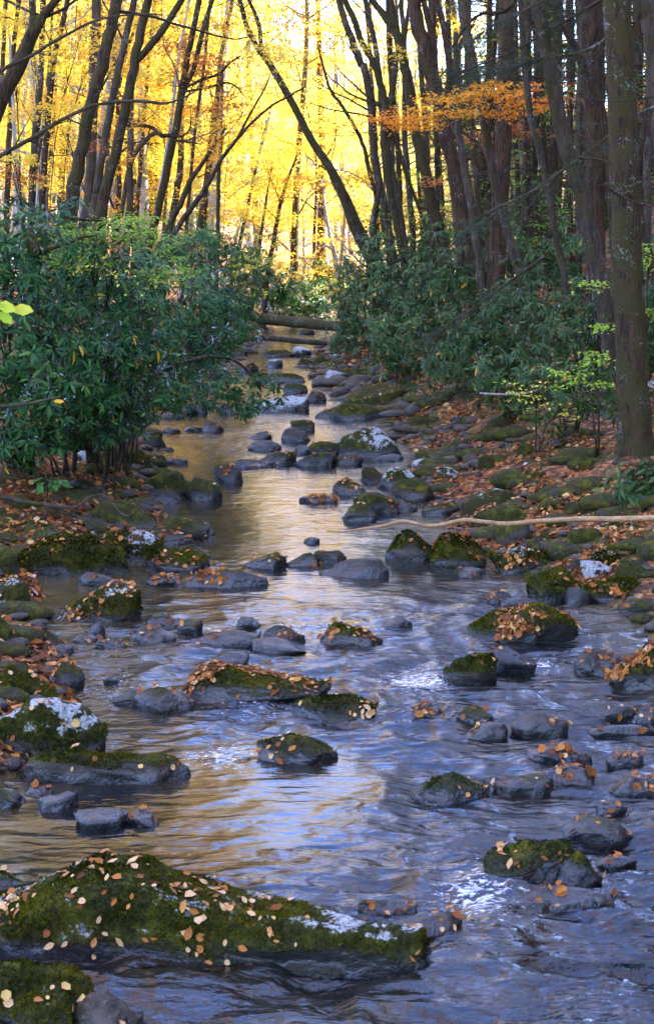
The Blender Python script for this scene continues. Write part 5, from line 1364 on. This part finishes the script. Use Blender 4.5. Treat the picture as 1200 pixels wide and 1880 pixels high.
leafy_plant('golden beech with thin boughs behind the leaning mossy trunks', 'golden_beech', 'tree', 'gold_leaf', 50, [(690, 30, 50, 24, 10), (720, 120, 50, 20, 10), (770, 70, 50, 20, 8), (700, 330, 50, 18, 10), (830, 20, 40, 24, 8), (750, 250, 50, 16, 8)], .11, c=(.05, .8), seed=73, rad=.55, foot_px=740)
# ------------------------------------------------------------------ logs, sticks, overhanging branches
def stick(name, label, cat, pts, dist, tone, sides=10, lump=.12, seed=0, twigs=0, mat='bark', mossy=None):
    """pts: (photo x, photo y, width px); dist: distance of each point or one number"""
    r = np.random.default_rng(seed + 400)
    ds = np.full(len(pts), dist, float) if np.isscalar(dist) else np.array(dist, float)
    P = np.array([at(p[0], p[1], d) for p, d in zip(pts, ds)]); R = np.array([p[2] for p in pts]) / F * ds / 2
    o = P[0].copy(); n = max(16, len(P) * 8)
    C = catmull(P, n) - o; Rc = np.interp(np.linspace(0, len(R) - 1, n), np.arange(len(R)), R)
    V, Fc = tube(C, Rc, sides, lump, seed)
    if not twigs:
        ob = link(name, mk_mesh(name, V, Fc, [M[mat]]), None, tuple(o), label=label, category=cat); tones(ob, tone)
        if mossy is not None: ob['mossy'] = mossy
        return ob
    root = thing(name, label, cat, tuple(o))
    tones(link('branch', mk_mesh('branch', V, Fc, [M['bark']]), root), tone)
    for _ in range(twigs):
        k = r.integers(3, n); dv = unit(C[k] - C[k - 1]) * .8 + randdir(1, r)[0] * [.8, .6, .9]
        q = limb_curve(C[k], dv, r.uniform(.15, .55), r, .1, .2, 7)
        rr = max(Rc[k] * .4, .002)
        tones(link('twig', mk_mesh('twig', *tube(q, np.linspace(rr, rr * .3, 7), 5), [M['bark']]), root), tone)
    return root
stick('fallen_log', 'mossy fallen log bridging the far stream', 'log', [(440, 583, 18), (500, 587, 20), (550, 592, 20), (595, 597, 19), (630, 600, 18)], [47, 47, 46.5, 46, 45.5], 'gold', 14, .10, 1, mossy=1.0)
stick('fallen_log', 'thin grey log lying across the stream below the mossy one', 'log', [(400, 628, 9), (445, 622, 11), (490, 620, 11), (545, 626, 11), (600, 630, 9)], [41, 41, 41, 41, 41], 'grey', 10, .14, 2)
_h = ground_hit(118, 815)
stick('rotting_log', 'dark rotting log end under the left rhododendrons', 'log', [(60, 806, 24), (120, 812, 24), (165, 816, 22), (204, 820, 18)], [17.2, 17.2, 17.3, 17.4], 'dark', 12, .2, 3)
stick('fallen_log', 'old grey lichened log half sunk in the right bank', 'log', [(722, 786, 10), (760, 790, 12), (830, 797, 14), (890, 798, 14), (942, 792, 12)], [23.5, 23.2, 22.8, 22.5, 22.3], 'grey', 10, .15, 4)
stick('fallen_branch', 'long bare tan branch reaching over the water from the right bank', 'branch', [(1240, 950, 11), (1130, 953, 11), (1060, 953, 10), (985, 957, 9), (930, 962, 9), (880, 957, 8), (850, 955, 8), (800, 965, 8), (770, 963, 7), (738, 957, 7), (700, 966, 6), (665, 971, 5), (632, 976, 4), (600, 975, 3)], [11.2, 11.6, 12.0, 12.4, 12.8, 13.1, 13.3, 13.6, 13.8, 14.0, 14.2, 14.4, 14.6, 14.7], 'tan', 10, .12, 5, mossy=-.9, mat='bare_wood')
stick('stick', 'dark stick lying on the leafy left bank, ending in a curled pale twig', 'stick', [(-20, 908, 10), (50, 922, 9), (100, 929, 8), (136, 932, 7), (150, 925, 5), (166, 912, 4), (185, 908, 4), (202, 915, 4), (212, 928, 4), (225, 944, 4), (242, 946, 3), (256, 932, 3), (261, 922, 2)], [14.0, 14.0, 14.0, 14.0, 14, 14, 14, 13.9, 13.8, 13.7, 13.6, 13.5, 13.5], 'grey', 7, .1, 6)
stick('overhanging_branch', 'long thin dark branch sweeping across the left-hand trunks', 'branch', [(-30, 305, 8), (20, 275, 8), (62, 252, 8), (110, 222, 7), (160, 198, 7), (180, 192, 6), (215, 187, 6), (262, 186, 6), (300, 190, 5), (325, 184, 4), (356, 170, 3)], 13.5, 'grey', 8, .1, 7, twigs=16)
stick('overhanging_branch', 'thin dark branch crossing the forked trunk in the upper left corner', 'branch', [(-20, 140, 7), (20, 120, 7), (55, 104, 6), (90, 82, 6), (130, 60, 5), (165, 42, 5), (205, 31, 4), (262, 26, 3), (300, 27, 2)], 13.8, 'grey', 8, .1, 8, twigs=12)
stick('overhanging_branch', 'thin dark branch entering high above the mossy trunks', 'branch', [(950, -10, 8), (930, 18, 8), (905, 24, 7), (885, 25, 6), (862, 40, 5), (845, 62, 5), (822, 100, 4)], 26, 'dark', 7, .1, 9, twigs=8)
stick('reaching_limb', 'dark rhododendron limb reaching low over the stream', 'branch', [(200, 722, 12), (245, 706, 11), (282, 690, 10), (312, 676, 9), (345, 664, 8), (385, 655, 6), (430, 662, 5), (462, 690, 4), (480, 720, 3)], [18, 18.2, 18.5, 18.8, 19, 19.2, 19.4, 19.5, 19.5], 'brown', 8, .12, 10, twigs=10)
stick('dead_branch', 'dark dead branch in the green bush above the left rhododendrons', 'branch', [(95, 395, 6), (130, 400, 6), (160, 404, 5), (190, 405, 3)], 15, 'dark', 6, .15, 11, twigs=4)
stick('dead_branch', 'second dark dead branch lower in the green bush', 'branch', [(80, 462, 6), (120, 448, 6), (150, 436, 5), (175, 433, 3)], 15, 'dark', 6, .15, 12, twigs=4)
stick('stick', 'short brown stick leaning on the heap of leaves in the upper stream', 'stick', [(602, 757, 5), (608, 768, 5), (614, 780, 4)], 27.0, 'brown', 6, .15, 13)
stick('twig', 'blurred grey twig poking in from the left edge, very near', 'twig', [(-20, 747, 7), (20, 745, 7), (60, 740, 6), (90, 733, 5), (112, 728, 3)], 7.0, 'blue', 6, .1, 14)
stick('dead_branch', 'thin bare stick lying up against the right rhododendron', 'stick', [(880, 722, 4), (920, 724, 4), (960, 722, 4), (990, 715, 3)], 19.5, 'pale', 6, .12, 15)
stick('bare_branch', 'crooked dead branch beside the big trunk reaching right', 'branch', [(1108, 337, 6), (1122, 350, 5), (1150, 366, 5), (1175, 374, 4), (1210, 378, 4)], 15.8, 'dark', 6, .12, 16, twigs=3)
stick('bare_branch', 'thin twig crossing the big mossy trunk with one orange leaf', 'branch', [(1215, 175, 4), (1180, 180, 4), (1150, 184, 3), (1120, 187, 2), (1090, 180, 2)], 15.6, 'grey', 6, .12, 17, twigs=6)

# the rhododendron tuft that hangs from the reaching limb down to the water
for q, (cx, cy, rx, ry, lab) in enumerate([(345, 705, 40, 26, 'rhododendron tuft under the dark limb, nearest the bank'), (450, 740, 34, 26, 'rhododendron tuft dangling closest to the water'), (425, 700, 55, 34, 'rhododendron tuft hanging from the dark limb over the yellow water'), (490, 712, 40, 32, 'tip of rhododendron leaves hanging lowest over the stream'), (390, 735, 42, 26, 'small rhododendron tuft brushing the waterline stones')]):
    shrub(lab, cx, cy, rx, ry, 19.4, 'rhodo_leaf', 95, .115, 0, 90 + q, .55, stems=False, name='hanging_tuft')

# near yellow-green leaves at the left edge
root = thing('leaf_sprig', 'blurred yellow-green sprig of leaves hanging at the left edge, nearest of all', 'twig', tuple(at(-25, 545, 5.6)))
lm = [one_leaf_mesh('leaf', OVAL, M['lime_leaf'], v, .5) for v in (.75, .6, .85)]
b0 = np.array(root.location)
for i, (x0, y0, x1, y1) in enumerate([(-5, 556, 32, 578), (0, 572, 24, 600), (22, 566, 66, 578), (-25, 560, 5, 566)]):
    p, q = at(x0, y0, 5.6), at(x1, y1, 5.55)
    place_leaf('leaf', lm[i % 3], p - b0, q - p, np.array([.1, -.8, .6]), float(np.linalg.norm(q - p)), root)
tones(link('twig', mk_mesh('twig', *tube(np.array([at(x, y, 5.6) for x, y in ((-40, 540), (-5, 558), (20, 568))]) - b0, np.array([.003, .002, .0015]), 5), [M['bark']]), root), 'grey')
p = at(98, 737, 7.0)
o = place_leaf('withered_leaf', one_leaf_mesh('withered_leaf', OVAL, M['gold_leaf'], .3, .5), p, np.array([1, .1, -.1]), np.array([0, -.7, .6]), .055)
o['label'] = 'single orange leaf caught on the blurred grey twig'; o['category'] = 'leaf'

# ------------------------------------------------------------------ fallen leaves
LEAFV = {}
for nm, v in (('pale', .88), ('cream', .93), ('tan', .76), ('orange', .60), ('brown', .36), ('dark', .15)):
    LEAFV[nm] = [one_leaf_mesh('fallen_leaf', tm, M['fallen_leaf'], v + e, rt) for e, rt, tm in ((.0, .62, OVAL), (.02, .8, LOBED), (-.03, .6, CURL))]
WORD = dict(pale='pale pinkish', cream='cream-coloured', tan='tan', orange='orange-brown', brown='brown', dark='dark brown')
SINGLE = {0: (165, 'long mossy boulder across the bottom of the stream', (.26, .14, .24, .22, .10, .04)),
          11: (9, 'green boulder with the broad white lichen patch', (.4, .3, .1, .1, .1, 0)), 12: (16, 'mossy boulder behind the white-patched one', (.35, .2, .2, .1, .15, 0)),
          10: (7, 'long low ledge rock', (.4, .3, .1, .1, .1, 0)), 4: (5, 'smooth bare grey stone at the bottom edge', (.2, .2, .2, .2, .2, 0)), 2: (6, 'mossy boulder in the bottom left corner', (.3, .2, .2, .2, .1, 0)),
          1: (10, 'lichen-spotted boulder at the left edge', (.3, .2, .2, .2, .1, 0)), 3: (4, 'dark stone with the white lichen cap', (.3, .2, .2, .2, .1, 0)),
          }
lab_idx = {o['label']: i for i, (o, *_) in enumerate(ROCK_OBS)}
def by(s): return next(i for l, i in lab_idx.items() if l.startswith(s))
SINGLE[by('mossy boulder with a yellow-green leaf')] = (12, 'lower right mossy boulder against the pyramid stone', (.3, .2, .2, .15, .15, 0))
SINGLE[by('dark mossy boulder with pale leaves')] = (14, 'dark mossy boulder right of the leaf-heaped rock', (.35, .25, .2, .1, .1, 0))
SINGLE[by('dark pyramidal mossy boulder')] = (14, 'dark pyramidal boulder in the centre of the stream', (.15, .1, .25, .3, .2, 0))
SINGLE[by('grey-green sloping boulder')] = (8, 'grey-green sloping boulder with the mossy ridge', (.1, .1, .3, .3, .2, 0))
SINGLE[by('low wet brown stone with leaves')] = (10, 'low wet brown stone right of the long boulder', (.2, .1, .2, .3, .2, 0))
SINGLE[by('tan stone carrying a clump')] = (6, 'tan stone beside the smooth grey cobble', (.1, .1, .3, .3, .2, 0))
SINGLE[by('wide wet slab')] = (7, 'wide wet slab near the right edge', (.1, .1, .3, .4, .1, 0))
KEYS = ['pale', 'cream', 'tan', 'orange', 'brown', 'dark']
rl = np.random.default_rng(91)
BP, BX, BZ, BL, BR = [], [], [], [], []
for i, (ob, V, Fc, lv, px, d, k) in enumerate(ROCK_OBS):
    rz = ob.rotation_euler[2]; cz, sz = math.cos(rz), math.sin(rz)
    Vw = V @ np.array([[cz, sz, 0], [-sz, cz, 0], [0, 0, 1]]) + np.array(ob.location)
    zmin = ob['water'] + .02
    if i in SINGLE:
        n, ph, pr = SINGLE[i]
        P, N = rock_spots(Vw, Fc, n, rl, zmin, False, .12)
        for p, nn in zip(P, N):
            key = rl.choice(KEYS, p=pr)
            X = np.cross(nn, rl.normal(size=3)); Zd = unit(nn + .24 * rl.normal(size=3))
            o = place_leaf('fallen_leaf', LEAFV[key][rl.integers(3)], p + nn * .013, X, Zd, float(np.clip(rl.lognormal(math.log(.039), .30), .022, .066)))
            o['label'] = f'{WORD[key]} fallen leaf lying on the {ph}'; o['category'] = 'leaf'; o['group'] = f'fallen leaves on the {ph}'
        continue
    if not lv: continue
    n = int([0, 6, 20, 46, 150][lv] * (px / 110) ** .9) + 1
    P, N = rock_spots(Vw, Fc, n, rl, zmin, lv >= 3)
    if len(P) == 0: continue
    BP.append(P + N * .011); BX.append(np.cross(N, rl.normal(size=(n, 3)))); BZ.append(unit(N + .24 * rl.normal(size=(n, 3))))
    BL.append(rl.uniform(.028, .054, n)); BR.append(np.clip(rl.beta(1.9, 2.1, n), 0, .97))
# leaf litter over the banks
n = 95000
yy = np.exp(rl.uniform(math.log(6.5), math.log(62), n))
l, r_ = edges(yy)
side = rl.random(n) < .36
q = rl.random(n) ** 1.3
xx = np.where(side, l + .1 - q * (5.5), r_ - .1 + q * (.10 * yy + 4))
dl, dr = bank(xx, yy)
m = np.maximum(dl, dr)
keep = (m > -.02) & (fbm2(xx * 1.3, yy * 1.3, 2, 61) > -.16 + .3 * np.exp(-m * 3)) & (np.abs(xx) < .27 * yy + 1)
xx, yy = xx[keep], yy[keep]; n = len(xx)
zz = ground(xx, yy)
e = .05
gx = (ground(xx + e, yy) - zz) / e; gy = (ground(xx, yy + e) - zz) / e
N = unit(np.stack([-gx, -gy, np.ones(n)], -1))
BP.append(np.stack([xx, yy, zz + .012 + .02 * rl.random(n)], -1)); BX.append(np.cross(N, rl.normal(size=(n, 3)))); BZ.append(unit(N + .45 * rl.normal(size=(n, 3))))
BL.append(rl.uniform(.045, .085, n) * np.clip(yy / 22, 1, 1.7)); BR.append(np.clip(rl.beta(1.7, 2.0, n), 0, .97))
P, X, Z, L, R = (np.concatenate(v) for v in (BP, BX, BZ, BL, BR))
A = Acc(); pick = rl.integers(0, 3, len(P))
for q_, tm in enumerate((OVAL, CURL, LOBED)):
    k_ = pick == q_
    A.add(*leaves(tm, P[k_], X[k_], Z[k_], L[k_] * (1, 1, 1.25)[q_], L[k_] * (.62, .62, .95)[q_], R[k_]))
link('leaf_litter', A.mesh('leaf_litter', [M['fallen_leaf']], False), kind='stuff')

# pebbles and cobbles too many to count
def pebbles():
    r = np.random.default_rng(95); V0, F0 = ICO[2]
    n = 2100
    y = np.exp(r.uniform(math.log(7), math.log(58), n)); l, rr = edges(y)
    s = r.random(n) < .45
    x = np.where(s, l + r.normal(-.25, .45, n), rr + r.normal(.35, .6, n))
    far = r.random(n) < .24
    y = np.where(far, r.uniform(25, 52, n), y); l, rr = edges(y)
    x = np.where(far, l + (rr - l) * r.uniform(.0, 1.3, n), x)
    z = ground(x, y)
    sz = r.uniform(.03, .11, n) * np.where(far, 2.6, np.clip(y / 18, .8, 1.6))
    A = Acc()
    for i in range(n):
        sc = sz[i] * r.uniform(.6, 1.2, 3) * [1.2, 1, .6]
        v = V0 * (1 + .18 * np.sin(V0[:, [1, 2, 0]] * 2.5 + i)) * sc
        a = r.uniform(0, 6.28); ca, sa = math.cos(a), math.sin(a)
        v = v @ np.array([[ca, sa, 0], [-sa, ca, 0], [0, 0, 1]])
        A.add(v + [x[i], y[i], z[i] + .2 * sz[i]], F0)
    o = link('pebbles', A.mesh('pebbles', [M['stone']]), kind='stuff')
    o['moss'], o['lichen'], o['hue'], o['dark'], o['water'] = .45, .35, .35, .25, .0
    for nm, v in (('mossm', .15), ('lichm', -.25)):
        at_ = o.data.attributes.new(nm, 'FLOAT', 'POINT'); at_.data.foreach_set('value', np.full(len(o.data.vertices), v, dtype=np.float32))
pebbles()
def moss_cushions():
    """low mossy humps half buried in the litter of both banks, too many to count"""
    r = np.random.default_rng(97); V0, F0 = ICO[3]
    A = Acc(); n = 0
    while n < 260:
        y = math.exp(r.uniform(math.log(9), math.log(40))); l, rr = edges(y)
        x = l - abs(r.normal(.3, 1.1)) if r.random() < .35 else rr + abs(r.normal(.4, 1.6))
        dl, dr = bank(np.array([x]), np.array([y]))
        if max(dl[0], dr[0]) < .1: continue
        s_ = r.uniform(.07, .24) * (y / 16) ** .35
        v = V0 * [1.25 * r.uniform(.7, 1.3), r.uniform(.7, 1.1), r.uniform(.35, .65)] * s_
        v = v + V0 * (s_ * .22 * fbm(v * (2.2 / s_) * .5 + n, 3, 5))[:, None]
        A.add(v + [x, y, float(ground(np.array([x]), np.array([y]))[0])], F0); n += 1
    o = link('moss_cushions', A.mesh('moss_cushions', [M['stone']]), kind='stuff')
    o['moss'], o['lichen'], o['hue'], o['dark'], o['water'] = .9, .2, .5, .2, -5.0
    for nm, v in (('mossm', .58), ('lichm', -.35)):
        at_ = o.data.attributes.new(nm, 'FLOAT', 'POINT'); at_.data.foreach_set('value', np.full(len(o.data.vertices), v, dtype=np.float32))
moss_cushions()
print('script seconds', round(time.time() - T0, 1), 'objects', len(bpy.data.objects), 'tris', sum(len(m.polygons) for m in bpy.data.meshes))
